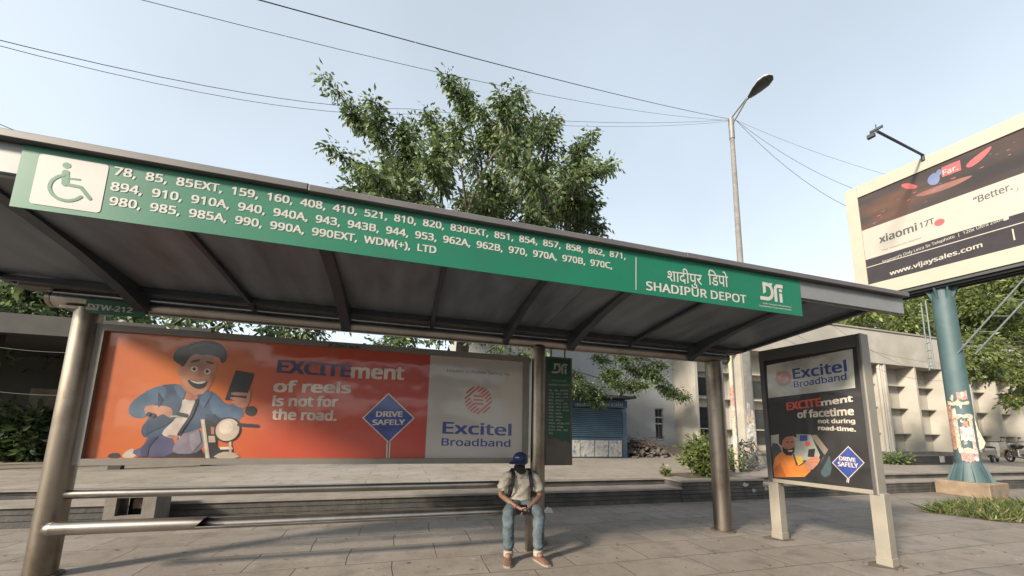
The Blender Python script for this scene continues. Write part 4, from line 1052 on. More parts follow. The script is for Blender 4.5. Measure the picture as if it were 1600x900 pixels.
# the tree above the shelter
TY = 13.4
def tp(x, y, dy=0): return np.array(onY(x, y, TY+dy))
base = onY(712, 726, TY); base.z = plat(TY); fork = tp(728, 470)
raw0 = [((650,310),(501,112)),((640,318),(512,218)),((600,250),(582,148)),((650,290),(641,180)),((640,270),(620,186)),((694,255),(665,164)),
 ((745,210),(693,110)),((735,200),(727,128)),((785,250),(750,156)),((795,210),(782,138)),((811,255),(812,127)),((845,235),(866,176)),((860,290),(925,196)),((870,300),(957,248)),
 ((880,320),(943,345)),((870,320),(922,312)),((600,320),(545,290)),((690,300),(690,225)),((830,240),(840,170)),((770,240),(760,200)),((900,290),(905,215)),((720,260),(712,180)),((575,212),(545,165))]
raw = [(a, (b_[0]+(4 if b_[0] < 700 else 0), b_[1]+11)) for a, b_ in raw0]
raw += [((830,330),(880,285)), ((850,345),(905,330)), ((760,340),(800,300)), ((820,310),(850,255))]
shoots = []
for a, b_ in raw:
    d1, d2 = rng.normal()*1.2, rng.normal()*1.5
    shoots.append((tp(*a, d1), tp(*b_, d1*.6+d2*.4), .46, 620, True))
for _ in range(66):      # the body of the crown
    x = rng.uniform(560, 925); top = np.interp(x, [540,600,660,700,760,820,870,930], [300,262,235,225,180,190,215,265])
    y = rng.uniform(top+25, 385); dy = rng.normal()*1.9-.5
    a = tp(x+rng.normal()*12, y+35, dy*.6); b_ = tp(x+rng.normal()*25, y-28, dy)
    shoots.append((a, b_, .62, 430, rng.random() < .12))
for _ in range(60):      # low branches seen under the roof
    x = rng.uniform(150, 850); y = rng.uniform(455, 575); dy = rng.normal()*1.2
    shoots.append((tp(x-20, y+14, dy), tp(x+25, y-14, dy), .5, 130, False))
tree('broadleaf_tree', 'large broadleaf tree rising behind the shelter roof with upright leafy shoots', base, shoots, LG, [.34,.44,.22], .21, 300, .5, .30, fork, 'trees around the bus stop', droop=.7)
# leafy tree over the kiosk
def kp(x, y, Y): return np.array(onY(x, y, Y))
kb = Vector((kx1+.45, 15.5, plat(15.5))); sh_ = []
for (x, y) in ((960,580),(985,575),(1005,585),(1025,590),(1040,605),(1050,615),(1062,618),(965,600),(985,605),(1000,600),(950,590),(1015,575),(975,560),(1000,555),(1030,570),(940,560)):
    dy = rng.normal()*.35; sh_.append((kp(x-14, y-6, 13.8+dy), kp(x+8, y+5, 13.7+dy), .36, 460, rng.random() < .4))
for (x, y) in ((895,600),(905,612),(920,618),(932,628),(938,618),(910,600),(900,585),(928,606)):
    dy = rng.normal()*.3; sh_.append((kp(x-16, y-8, 13.5+dy), kp(x+8, y+7, 13.5+dy), .32, 300, rng.random() < .3))
tree('kiosk_tree', 'dense small-leaved tree spreading over the kiosk roof', kb, sh_, LG, [.5,.38,.12], .125, 200, .4, .10, kp(972, 606, 15.3), 'trees around the bus stop', droop=.4)
# trees beyond the shed on the left
for (lab, x0, x1, y0, y1, Y, n_, bx) in (('tree with pale hanging foliage behind the shed at the left edge', -90, 70, 395, 545, 16.5, 40, -30), ('tree with dark foliage between the shed and the left steel column', 40, 210, 420, 560, 17.5, 36, 120)):
    sh_ = []
    for _ in range(n_):
        x, y = rng.uniform(x0, x1), rng.uniform(y0, y1); dy = rng.normal()*1.5
        sh_.append((kp(x-20, y+15, Y+dy), kp(x+15, y-15, Y+dy), .8, 330, rng.random() < .2))
    b_ = onY(bx, 700, Y); b_.z = plat(Y)
    tree('shade_tree', lab, b_, sh_, LG, [.4,.4,.2], .21, 200, .6, .25, kp(bx, 520, Y), 'trees around the bus stop')
# trees behind the office block
for (lab, x0, x1, y0, y1, Y, n_, bx, mats) in (('yellow-green tree over the office roof, left of the teal pole', 1310, 1470, 455, 535, 23, 46, 1400, LY), ('tall yellow-green tree over the office roof, right of the teal pole', 1490, 1600, 430, 555, 21, 50, 1560, LY), ('broad tree crown cut by the right edge of the picture, behind the billboard', 1560, 1720, 420, 560, 20, 46, 1660, LY)):
    sh_ = []
    for _ in range(n_):
        x, y = rng.uniform(x0, x1), rng.uniform(y0, y1); dy = rng.normal()*2.2
        if x < 1360 and y < 485: y += 25
        sh_.append((kp(x-10, y+12, Y+dy), kp(x+8, y-12, Y+dy), 1.4, 620, rng.random() < .25))
    b_ = onY(bx, 690, Y); b_.z = plat(Y)
    tree('roadside_tree', lab, b_, sh_, mats, [.42,.36,.22], .34, 200, 1.2, .45, kp(bx, 560, Y), 'trees around the bus stop')
# branches that hang in front of the office at the far right
sh_ = []
for (x, y) in ((1505,570),(1520,580),(1540,572),(1560,580),(1580,570),(1600,575),(1530,565),(1555,565),(1590,590),(1598,605),(1586,618),(1582,626),(1610,600),(1510,585),(1545,585),(1525,555),(1575,555),(1600,550),(1550,545)):
    dy = rng.normal()*.5; sh_.append((kp(x+5, y-12, 12.0+dy), kp(x-4, y+8, 12.0+dy), .55, 260, rng.random() < .3))
b_ = onY(1640, 700, 12.0); b_.z = plat(12)
tree('drooping_tree', 'tree whose light branches droop over the office fins at the right edge', b_, sh_, LY, [.45,.4,.15], .22, 120, .6, .2, kp(1640, 540, 12.0), 'trees around the bus stop', droop=.9)
def bush(name, label, base, h, w_, n_, leaf, mats, wts, cat='shrub', group=None, stems=14, droop=.2):
    t = thing(name, label, cat, base, group); b_ = np.array(base); cs, axs = [], []; mb = MB()
    for k in range(stems):
        a = rng.uniform(0, 2*math.pi); rr_ = rng.uniform(.1, 1)*w_
        tip = b_+np.array([rr_*math.cos(a), rr_*math.sin(a), h*rng.uniform(.5, 1)*(1-.35*rr_/w_)])
        path = curve(b_+np.array([.1*rr_*math.cos(a), .1*rr_*math.sin(a), 0]), tip, .12, 6); mb.tube([Vector(p) for p in path], list(np.linspace(.012, .004, 6)), BARK, 5)
        c, ax = shoot_leaves(path, n_//stems, w_*.28, droop, .15); ax[:, 2] += .3; cs.append(c); axs.append(ax)
    mb.build('stems', t, recalc=False); foliage('leaves', t, np.concatenate(cs), np.concatenate(axs), leaf, mats, wts); return t
p = onZ(1103, 745, .52); p = onY(1103, 744, YT+.15)
bush('shrub', 'bright green bushy shrub in the planter wall bed behind the shelter column', Vector((p.x, YT+.15, .49)), 1.25, .62, 2600, .16, LY, [.4,.4,.2], stems=26)
p = onY(1040, 742, YT+.2); bush('small_plant', 'tiny leafy plant growing at the top corner of the steps', Vector((p.x, YT+.2, plat(8.4))), .36, .14, 120, .10, LY, [.5,.4,.1], 'plant', stems=7)
p = onY(1150, 735, 9.2); bush('shrub', 'sparse twiggy shrub at the foot of the slim pole', Vector((p.x, 9.2, plat(9.2))), .8, .5, 350, .12, LG, [.4,.4,.2], stems=22)
p = onY(1396, 722, 11); bush('low_shrub', 'low pale shrub beside the slatted planter box', Vector((p.x, 11, plat(11))), .55, .8, 900, .14, LG, [.3,.4,.3], stems=24)
for i, (x, y, Y, lab) in enumerate(((12,722,13.4,'dark bush against the shed nearest the left edge'), (58,722,13.6,'dark bush in front of the shed beside the steel column'))):
    p = onY(x, y, Y); bush('dark_bush', lab, Vector((p.x, Y, plat(Y))), 1.7, .8, 1500, .22, [LG[0]], [1], stems=24, group='dark bushes by the shed')
# grass clump in the pavement
gp0, gp1 = onZ(1485,803,0), onZ(1600,840,0)
g = MB(); N_ = 5200; gc = onZ(1600, 806, 0); gv = []; 
vs = []; fs_ = []
for k in range(N_):
    a = rng.uniform(0, 2*math.pi); q = math.sqrt(rng.random())
    bx_ = gc.x+(q*math.cos(a))*2.35*math.cos(.9)-(q*math.sin(a))*1.0*math.sin(.9) if False else gc.x+q*math.cos(a)*1.0*.47+q*math.sin(a)*2.3*.885*-1*-.0
    u_, v_ = q*math.cos(a)*1.75, q*math.sin(a)*.95
    u_ *= (1+.12*math.sin(5*a)); v_ *= (1+.15*math.sin(4*a+1))
    wx = gc + rt*u_ + Vector((fw.x, fw.y, 0)).normalized()*v_; wx.z = 0
    h = rng.uniform(.06, .40)*(1-.5*q*q); le = rng.normal(size=2)*.10; an = rng.uniform(0, 6.28); wv = .012
    s_ = Vector((math.cos(an)*wv, math.sin(an)*wv, 0)); k0 = len(vs)
    vs += [wx-s_, wx+s_, wx+s_*.7+Vector((le[0]*.5, le[1]*.5, h*.6)), wx+Vector((le[0]*1.3, le[1]*1.3, h)), wx-s_*.7+Vector((le[0]*.5, le[1]*.5, h*.6))]
    fs_.append((k0,k0+1,k0+2,k0+3,k0+4))
GR = leaf_mat('grass_blade', (.075,.112,.035), .3)
g.add(vs, fs_, GR); g.slot(leaf_mat('grass_dry', (.16,.135,.06), .2)); g.mi = [int(rng.random() < .3) for _ in g.mi]; g.build('grass', loc=(gc.x, gc.y, 0), kind='stuff', label='clump of green grass growing out of the pavement', cat='grass', recalc=False)
m = MB(); m.add([gc+rt*(1.82*math.cos(t)*(1+.08*math.sin(5*t)))+Vector((fw.x,fw.y,0)).normalized()*(1.0*math.sin(t)*(1+.1*math.sin(4*t+1)))+Vector((0,0,.004-gc.z-rt.z*1.82*math.cos(t)*(1+.08*math.sin(5*t)))) for t in np.linspace(0, 2*math.pi, 40)[:-1]], [tuple(range(39))], MATS['soil']); m.build('earth_patch', kind='structure')
# heap of rubble and dead branches
rc = onY(1000, 712, 15.4); rc.z = plat(15.4)
rub = thing('rubble_heap', 'heap of broken brick and dead branches against the white building', 'rubble', rc)
RUB = mat('rubble', (.155,.13,.11), .95, var=.45, scale=7, bump=.6); TW = mat('dead_twig', (.11,.075,.05), .9, var=.4)
m = MB()
for k in range(330):
    u_ = rng.normal()*.75; v_ = rng.normal()*.35; hmax = .78*math.exp(-(u_/1.2)**2-(v_/.6)**2); zz = rng.uniform(0, 1)*hmax
    q = Matrix.Rotation(rng.uniform(0, 3), 3, 'Z') @ Matrix.Rotation(rng.normal()*.5, 3, 'X')
    sz = rng.uniform(.05, .2)
    m.obox(rc+Vector((u_, v_, zz)), (sz*1.7, sz, sz*.6), (q.col[0], q.col[1], q.col[2]), RUB)
m.build('stones', rub)
m = MB()
for k in range(120):
    c = rc+Vector((rng.normal()*.7-.1, rng.normal()*.3-.1, .35+abs(rng.normal())*.28)); d = Vector(rng.normal(size=3)); d.z *= .25; d.normalize(); L_ = rng.uniform(.10, .32)
    m.tube([c-d*L_, c+Vector((0,0,.06)), c+d*L_], .010, TW, 4)
m.build('branches', rub)
lw = onY(1050, 712, 15.7); m = MB(); m.box(lw.x-1.2, lw.x+1.0, 15.7, 15.95, plat(16)-.02, plat(16)+.42, mat('low_brick_wall', (.20,.165,.13), .9, var=.3, scale=6, bump=.5)); m.build('low_wall', loc=(lw.x, 15.8, plat(15.8)), label='low crumbling brick wall right of the rubble heap', cat='wall')
# tangle of wire at the poles
wt = onY(1165, 735, 9.4); m = MB()
for k in range(16):
    a0 = rng.uniform(0, 6.28); pts = [wt+Vector((rng.normal()*.25+.45*math.cos(a0+t*.8), rng.normal()*.06, .45+.42*math.sin(a0+t*.8)+rng.normal()*.05)) for t in range(6)]
    m.tube(pts, .012, CAB, 5)
m.build('wire_tangle', loc=wt, label='tangle of loose black cable at the foot of the street lamp', cat='cable')
wt2 = onY(1110, 738, 18.9)
lw = MB(); a_ = onY(1085, 735, 11); b_ = onY(1205, 735, 11); lw.box(a_.x, b_.x, 11, 11.2, plat(11)-.02, plat(11)+.40, mat('grey_block_wall', (.26,.24,.21), .9, var=.3, scale=3, bump=.4)); lw.box(a_.x-.03, b_.x+.03, 10.96, 11.24, plat(11)+.40, plat(11)+.45, EDGE); lw.build('block_wall', loc=(a_.x, 11, plat(11)), label='low grey block wall behind the two poles', cat='wall')

# ------------------------------------------------------------------ parked two-wheelers
def bike(name, label, P, ang, paint, paint2, scooter, group):
    t = thing(name, label, 'motorcycle' if not scooter else 'scooter', P, group)
    q = Matrix.Rotation(ang, 3, 'Z'); W = lambda x, y, z: Vector(P)+q @ Vector((x, y, z)); AX = lambda: [q @ Vector(v) for v in ((1,0,0),(0,1,0),(0,0,1))]
    TY_ = BLACK; MET = mat('bike_metal', (.35,.34,.33), .35, metal=.9); SEAT = mat('bike_seat', (.02,.02,.02), .5)
    rw = .30 if not scooter else .24; xb_ = .64
    for x in (-xb_, xb_):
        pts = [W(x+rw*.86*math.cos(a), 0, rw+rw*.86*math.sin(a)) for a in np.linspace(0, 2*math.pi, 25)]
        m = MB(); m.tube(pts, rw*.15, TY_, 8, cap=False); wh = m.build('wheel', t)
        m = MB(); m.tube([W(x,-.05,rw), W(x,.05,rw)], rw*.28, MET, 12)
        for k in range(5):
            a = 2*math.pi*k/5; m.tube([W(x,0,rw), W(x+rw*.74*math.cos(a),0,rw+rw*.74*math.sin(a))], .016, MET, 5)
        m.build('rim', wh)
    if scooter:
        m = MB(); m.prism([W(a,-.14,z_) for a, z_ in ((.50,.30),(.62,.62),(.48,.98),(.42,.98),(.40,.42),(.30,.30),(-.1,.28),(-.25,.34),(-.32,.66),(-.85,.72),(-.95,.60),(-.80,.36),(-.45,.22),(.25,.2))], q @ Vector((0,.28,0)), paint); m.build('body', t, bevel=.04)
        m = MB(); m.prism([W(a,-.13,z_) for a, z_ in ((-.30,.67),(-.28,.74),(-.9,.80),(-.9,.73))], q @ Vector((0,.26,0)), SEAT); m.build('seat', t, bevel=.02)
        hz, hx = 1.02, .44
    else:
        m = MB(); m.prism([W(a,-.12,z_) for a, z_ in ((.36,.72),(.28,.92),(-.02,.90),(-.12,.76),(0,.68))], q @ Vector((0,.24,0)), paint); m.build('fuel_tank', t, bevel=.04)
        m = MB(); m.prism([W(a,-.11,z_) for a, z_ in ((-.10,.76),(-.12,.83),(-.72,.90),(-.74,.80))], q @ Vector((0,.22,0)), SEAT); m.build('seat', t, bevel=.02)
        m = MB(); m.prism([W(a,-.10,z_) for a, z_ in ((-.50,.76),(-.95,.80),(-.98,.70),(-.55,.62))], q @ Vector((0,.20,0)), paint2); m.build('tail_panel', t, bevel=.02)
        m = MB(); m.obox(W(.08,0,.45), (.40,.26,.34), AX(), MET); m.tube([W(.1,.12,.30), W(-.4,.16,.26), W(-.85,.16,.34)], .045, MET, 8); m.build('engine', t, bevel=.03)
        m = MB(); m.tube([W(-.62,0,.3), W(-.1,0,.42), W(.3,0,.7), W(.36,0,.8)], .03, TY_, 8); m.tube([W(.1,0,.4), W(.25,0,.7)], .03, TY_, 6); m.build('chassis', t)
        hz, hx = 1.02, .34
    m = MB()
    for s in (-.06, .06): m.tube([W(xb_,s,rw), W(hx,s,hz-.08)], .025, MET, 8)
    m.build('fork', t)
    m = MB(); m.tube([W(hx-.12,-.34,hz+.04), W(hx,-.15,hz), W(hx,.15,hz), W(hx-.12,.34,hz+.04)], .016, TY_, 8)
    for s in (-1, 1): m.tube([W(hx,.2*s,hz), W(hx+.02,.27*s,hz+.2)], .008, TY_, 5); m.obox(W(hx+.02,.28*s,hz+.22), (.02,.12,.08), AX(), TY_)
    m.build('handlebar', t)
    m = MB(); m.tube([W(hx+.05,0,hz-.12), W(hx+.16,0,hz-.13)], [.06,.09], mat('headlight_glass', (.5,.5,.5), .15), 14); m.build('headlight', t)
    m = MB(); pts = [W(xb_+(rw+.05)*math.cos(a), 0, rw+(rw+.05)*math.sin(a)) for a in np.linspace(.4, 2.3, 8)]
    for a, b_ in zip(pts, pts[1:]): m.obox((a+b_)/2, ((b_-a).length*1.15,.12,.02), ((b_-a).normalized(), q @ Vector((0,1,0)), (b_-a).normalized().cross(q @ Vector((0,1,0)))), paint2)
    m.build('mudguard', t)
    return t
MY = 11.6
p1 = onY(1555, 722, MY); p2 = onY(1596, 722, MY-.4)
bike('scooter', 'pale parked scooter half hidden beside the teal pole', Vector((p1.x, MY, plat(MY))), .25, mat('scooter_white', (.55,.52,.46), .35, coat=.5), mat('scooter_white', (.55,.52,.46), .35), True, 'parked two-wheelers')
bike('motorcycle', 'black and yellow parked motorcycle at the right edge', Vector((p2.x, MY-.4, plat(MY-.4))), .9, mat('bike_black', (.03,.03,.03), .3, coat=.5), mat('bike_yellow', (.55,.33,.03), .35, coat=.5), False, 'parked two-wheelers')

# crumpled litter by the bench
p = onZ(857, 798, 0.0); p = onZ(857, 799, .02)
m = MB(); pts = [Vector((p.x+.13*math.cos(a)*rng.uniform(.6,1.2), p.y+.10*math.sin(a)*rng.uniform(.6,1.2), .004)) for a in np.linspace(0, 6.28, 9)[:-1]]
top = [Vector((v.x*.5+p.x*.5+rng.normal()*.02, v.y*.5+p.y*.5, rng.uniform(.05,.11))) for v in pts]
m.add(pts+top+[Vector((p.x, p.y, .1))], [(i, (i+1)%8, 8+(i+1)%8, 8+i) for i in range(8)]+[(8+i, 8+(i+1)%8, 16) for i in range(8)], WPAP); m.build('crumpled_paper', loc=(p.x, p.y, 0), label='crumpled pale paper on the paving right of the seated man', cat='litter')
for i, (x, y, lab) in enumerate(((1353,882,'small stone on the paving just left of the near board leg'),(1438,884,'small stone on the paving right of the near board leg'),(1407,893,'small stone in front of the near board leg'))):
    p = onZ(x, y, 0); m = MB()
    q = [Vector((p.x+.03*math.cos(a)*rng.uniform(.7,1.2), p.y+.03*math.sin(a)*rng.uniform(.7,1.2), 0)) for a in np.linspace(0, 6.28, 8)[:-1]]
    m.add(q+[v*1+Vector((0,0,.025+rng.random()*.02)) for v in q], [(k, (k+1)%7, 7+(k+1)%7, 7+k) for k in range(7)]+[tuple(range(7,14))], RUB); m.build('stone', loc=(p.x, p.y, 0), label=lab, cat='stone', group='loose stones by the board')

# dry leaves and grit scattered over the paving
DRY = leaf_mat('dry_leaf', (.14,.10,.055), .1); vs = []; fs_ = []
for k in range(420):
    x = rng.uniform(-4.5, 9); y = rng.uniform(2.4, 7.5)
    if rng.random() < .45: y = 7.55-abs(rng.normal())*.22
    a = rng.uniform(0, 6.28); L_ = rng.uniform(.012, .035); c, s_ = math.cos(a)*L_, math.sin(a)*L_; k0 = len(vs); z = .004
    vs += [Vector((x-c, y-s_, z)), Vector((x+s_*.4, y-c*.4, z+.006)), Vector((x+c, y+s_, z+.003)), Vector((x-s_*.4, y+c*.4, z+.009))]; fs_.append((k0, k0+1, k0+2, k0+3))
MB().add(vs, fs_, DRY).build('fallen_leaves', loc=(1, 5, 0), kind='stuff', label='dry leaf scraps scattered over the paving', cat='leaf litter', recalc=False)
# ------------------------------------------------------------------ the seated man
PB_ = Vector((1.60, 5.02, 0)); FW_ = Vector((-.17,-.985,0)); RT_ = Vector((.985,-.17,0))
def L(a, b_, z): return PB_+RT_*a+FW_*b_+Vector((0,0,z))
def skin(name, chains, m_, parent, sub=2, label=None, merge=True, loc=None):
    """chains: lists of (point, radius); chains starting with an index tuple join earlier vertices"""
    vs, es, rs = [], [], []
    key = {}
    for ch in chains:
        prev = None
        for pt in ch:
            p, r = pt
            k = tuple(round(c, 4) for c in p)
            if k in key: i = key[k]
            else:
                i = len(vs); key[k] = i; vs.append(p); rs.append(r)
            if prev is not None and prev != i: es.append((prev, i))
            prev = i
    off = WORLD[parent.name] if parent else Vector(loc)
    me = bpy.data.meshes.new(name); me.from_pydata([tuple(Vector(v)-off) for v in vs], es, [])
    o = bpy.data.objects.new(name, me); C.objects.link(o)
    md = o.modifiers.new('skin', 'SKIN'); md.use_smooth_shade = True; md.branch_smoothing = .6
    for i, r in enumerate(rs):
        sv = me.skin_vertices[0].data[i]; sv.radius = r if isinstance(r, tuple) else (r, r); sv.use_root = (i == 0)
    s = o.modifiers.new('sub', 'SUBSURF'); s.levels = sub; s.render_levels = sub
    bpy.context.view_layer.update()
    nm = bpy.data.meshes.new_from_object(o.evaluated_get(bpy.context.evaluated_depsgraph_get()))
    nm.materials.clear(); nm.materials.append(m_); nm.name = name
    for p in nm.polygons: p.use_smooth = True
    bpy.data.objects.remove(o); 
    o = bpy.data.objects.new(name, nm); C.objects.link(o)
    if parent: o.parent = parent
    else: o.location = off
    WORLD[o.name] = off
    return o
man = thing('person', 'seated man in blue cap, cream short-sleeved shirt and blue jeans looking down at his hands', 'person', L(0,0,0))
SK = mat('skin_brown', (.24,.13,.088), .5, var=.12, scale=20)
SHIRT = mat('cream_shirt', (.54,.49,.41), .9, var=.16, scale=7, bump=.9, bscale=9)
JEANS = mat('blue_denim', (.085,.115,.135), .9, var=.45, scale=7, bump=.6, bscale=16)
pelv = L(0,0,.60); belly = L(0,.03,.74); chest = L(0,.07,.90); neckb = L(-.01,.12,1.02); neck = L(-.02,.17,1.08); headc = L(-.032,.205,1.165); headt = L(-.028,.185,1.245)
chains = [[(pelv,.13),(belly,.12),(chest,.125),(neckb,.06),(neck,.055),(headc,(.082,.10)),(headt,.075)]]
hips = {-1: L(-.10,.06,.575), 1: L(.10,.06,.575)}
knees = {-1: L(-.20,.43,.58), 1: L(.19,.42,.58)}
ank = {-1: L(-.185,.40,.11), 1: L(.185,.40,.11)}
toes = {-1: L(-.21,.60,.045), 1: L(.265,.59,.045)}
shl = {-1: L(-.18,.08,.995), 1: L(.17,.10,.985)}
elb = {-1: L(-.275,.07,.735), 1: L(.255,.12,.725)}
wri = {-1: L(-.085,.345,.625), 1: L(.075,.36,.625)}
palm = {-1: L(-.03,.40,.605), 1: L(.035,.40,.60)}
for s in (-1, 1):
    chains.append([(pelv,.13),(hips[s],.085),((hips[s]+knees[s])/2,.066),(knees[s],.048),((knees[s]*.6+ank[s]*.4),.045),(ank[s],.038),(L(.2*s,.50,.06),.04)])
    chains.append([(chest,.125),(shl[s],.06),((shl[s]+elb[s])/2,.048),(elb[s],.041),((elb[s]*.55+wri[s]*.45),.036),(wri[s],.026),(palm[s],(.034,.018))])
    for k in range(4):
        f0 = palm[s]; lat = (k-1.5)*.019
        a = f0+RT_*(-s*.035)+FW_*(.025+lat*.4)+Vector((0,0,-.008+lat*.5)); b_ = a+RT_*(-s*(.032-abs(k-1.2)*.004))+FW_*.015+Vector((0,0,-.022)); c = b_+RT_*(-s*.012)+FW_*-.012+Vector((0,0,-.024))
        chains.append([(f0,(.034,.018)),(a,.0095),(b_,.0085),(c,.0075)])
    a = palm[s]+FW_*.03+Vector((0,0,.03)); chains.append([(wri[s],.026),(palm[s]+FW_*.022+Vector((0,0,.016)),.012),(a+RT_*(-s*.03),.0095),(a+RT_*(-s*.05)+FW_*.01,.008)])
body = skin('body', chains, SK, man)
# face relief on the body mesh (nose, brow, ears come from small parts)
hd = (headc-neck).normalized(); face = (FW_*.84-RT_*.42+Vector((0,0,-.20))).normalized(); fside = (RT_*.88+FW_*.42).normalized()
hc = headc+Vector((0,0,.02))
def ell(mb, c, axs_, rads, m_, seg=16, rng_=10):
    vs = []; fs_ = []
    for i in range(rng_+1):
        th = math.pi*i/rng_
        for k in range(seg):
            ph = 2*math.pi*k/seg
            vs.append(Vector(c)+axs_[0]*(rads[0]*math.sin(th)*math.cos(ph))+axs_[1]*(rads[1]*math.sin(th)*math.sin(ph))+axs_[2]*(rads[2]*math.cos(th)))
    for i in range(rng_):
        for k in range(seg): fs_.append((i*seg+k, i*seg+(k+1)%seg, (i+1)*seg+(k+1)%seg, (i+1)*seg+k))
    mb.add(vs, fs_, m_, True)
fup = fside.cross(face); fup = fup if fup.z > 0 else -fup
m = MB(); ell(m, hc+face*.098-fup*.005, (fside, face, fup), (.013,.02,.022), SK); m.build('nose', man)
for s in (-1, 1):
    m = MB(); ell(m, hc+fside*(.082*s)-face*.005-fup*.01, (fside, face, fup), (.012,.02,.03), SK); m.build('ear', man)
    m = MB(); ell(m, hc+face*.086+fside*(.03*s)+fup*.012, (fside, face, fup), (.012,.008,.006), mat('eye_dark', (.03,.02,.015), .2), 10, 6); m.build('eye', man)
m = MB(); ell(m, hc+face*.034-fup*.070, (fside, face, fup), (.076,.072,.050), mat('black_mask', (.014,.013,.014), .85, var=.3, bump=.3)); m.build('face_mask', man)
m = MB(); ell(m, neck+FW_*.035-Vector((0,0,.01)), (fside, FW_, Vector((0,0,1))), (.07,.06,.05), MATS['black_mask']); m.build('neck_scarf', man)
m = MB(); ell(m, hc-face*.02+fup*.005, (fside, face, fup), (.088,.09,.085), mat('hair_black', (.015,.012,.011), .6)); m.build('hair', man)
CAPB = mat('cap_blue', (.02,.032,.12), .75, var=.15, bump=.3)
m = MB(); vs = []; fs_ = []
cc = hc+fup*.03; seg = 24
for i in range(9):
    th = (math.pi/2)*i/8
    for k in range(seg):
        ph = 2*math.pi*k/seg; vs.append(cc+fside*(.094*math.cos(ph)*math.cos(th))+face*(.110*math.sin(ph)*math.cos(th))+fup*(.090*math.sin(th)**.9))
for i in range(8):
    for k in range(seg): fs_.append((i*seg+k, i*seg+(k+1)%seg, (i+1)*seg+(k+1)%seg, (i+1)*seg+k))
m.add(vs, fs_, CAPB, True); cap = m.build('cap', man)
m = MB(); vs = []; n_ = 13
for j, (rr_, dp) in enumerate(((.100,.0),(.15,-.012),(.188,-.03))):
    for k in range(n_):
        ph = R(22+136*k/(n_-1)); q = rr_ if j == 0 else .100+(rr_-.100)*math.sin(math.pi*(k+.4)/(n_-.2))**.6
        vs.append(cc+fside*(q*.98*math.cos(ph)*(1 if j == 0 else .98))+face*(q*1.12*math.sin(ph))+fup*(dp*.6+.012-.02*abs(math.cos(ph))))
for j in range(2):
    for k in range(n_-1): m.add([vs[j*n_+k], vs[j*n_+k+1], vs[(j+1)*n_+k+1], vs[(j+1)*n_+k], vs[j*n_+k]-fup*.006, vs[j*n_+k+1]-fup*.006, vs[(j+1)*n_+k+1]-fup*.006, vs[(j+1)*n_+k]-fup*.006], [(0,1,2,3),(7,6,5,4),(0,4,5,1),(2,6,7,3)], CAPB, True)
m.build('brim', cap)
m = MB(); ell(m, cc+fup*.090, (fside, face, fup), (.010,.010,.006), CAPB, 10, 6); m.build('button', cap)
m = MB(); ell(m, cc+face*.098+fup*.045, (fside, face, fup), (.032,.006,.010), mat('cap_badge', (.35,.42,.6), .6), 12, 6); m.build('badge', cap)
sh_c = [[(L(0,-.01,.60),(.165,.125)),(L(0,.03,.70),(.16,.13)),(L(0,.05,.82),(.165,.13)),(L(0,.075,.93),(.165,.115)),(L(-.01,.11,1.02),(.085,.08)),(L(-.012,.125,1.045),(.072,.07))]]
for s in (-1, 1): sh_c.append([(L(0,.075,.93),(.165,.115)),(shl[s]+RT_*.003*s,.078),((shl[s]*.45+elb[s]*.55)+RT_*.008*s,.070),((shl[s]*.18+elb[s]*.82)+RT_*.006*s,.074)])
def wrinkle(o, amt, size):
    t = bpy.data.textures.new('cloth_folds', 'CLOUDS'); t.noise_scale = size; t.noise_depth = 2
    d = o.modifiers.new('folds', 'DISPLACE'); d.texture = t; d.strength = amt; d.mid_level = .5; d.texture_coords = 'LOCAL'
shirt = skin('shirt', sh_c, SHIRT, man, sub=3); wrinkle(shirt, .035, .07)
m = MB()
for s in (-1, 1):
    m.prism([L(.005*s,.195,.985), L(.075*s,.15,1.055), L(.10*s,.115,1.05), L(.055*s,.205,.965)], FW_*.008, SHIRT)
m.build('collar', shirt)
m = MB()
for k in range(4): ell(m, L(0,.198-.006*k+.002*k*k,.945-.075*k), (fside, FW_, Vector((0,0,1))), (.007,.004,.007), WHITE, 8, 5)
m.box(0,0.0001,0,0.0001,0,0.0001,WHITE) if False else None
m.build('buttons', shirt)
je = [[(L(0,-.02,.61),(.17,.13)),(L(0,.03,.585),(.16,.115))]]
for s in (-1, 1):
    je.append([(L(0,.03,.585),(.16,.115)),(hips[s]+Vector((0,0,.0)),.112),((hips[s]+knees[s])/2,.100),(knees[s]+Vector((0,0,-.005))-FW_*.01,.082),(knees[s]*.6+ank[s]*.4,.078),(knees[s]*.25+ank[s]*.75,.074),(knees[s]*.03+ank[s]*.97,.070)])
jeans = skin('jeans', je, JEANS, man, sub=3); wrinkle(jeans, .032, .075)
SOCK = mat('white_sock', (.36,.32,.28), .9); SHOE = mat('brown_shoe', (.14,.075,.05), .7, var=.2)
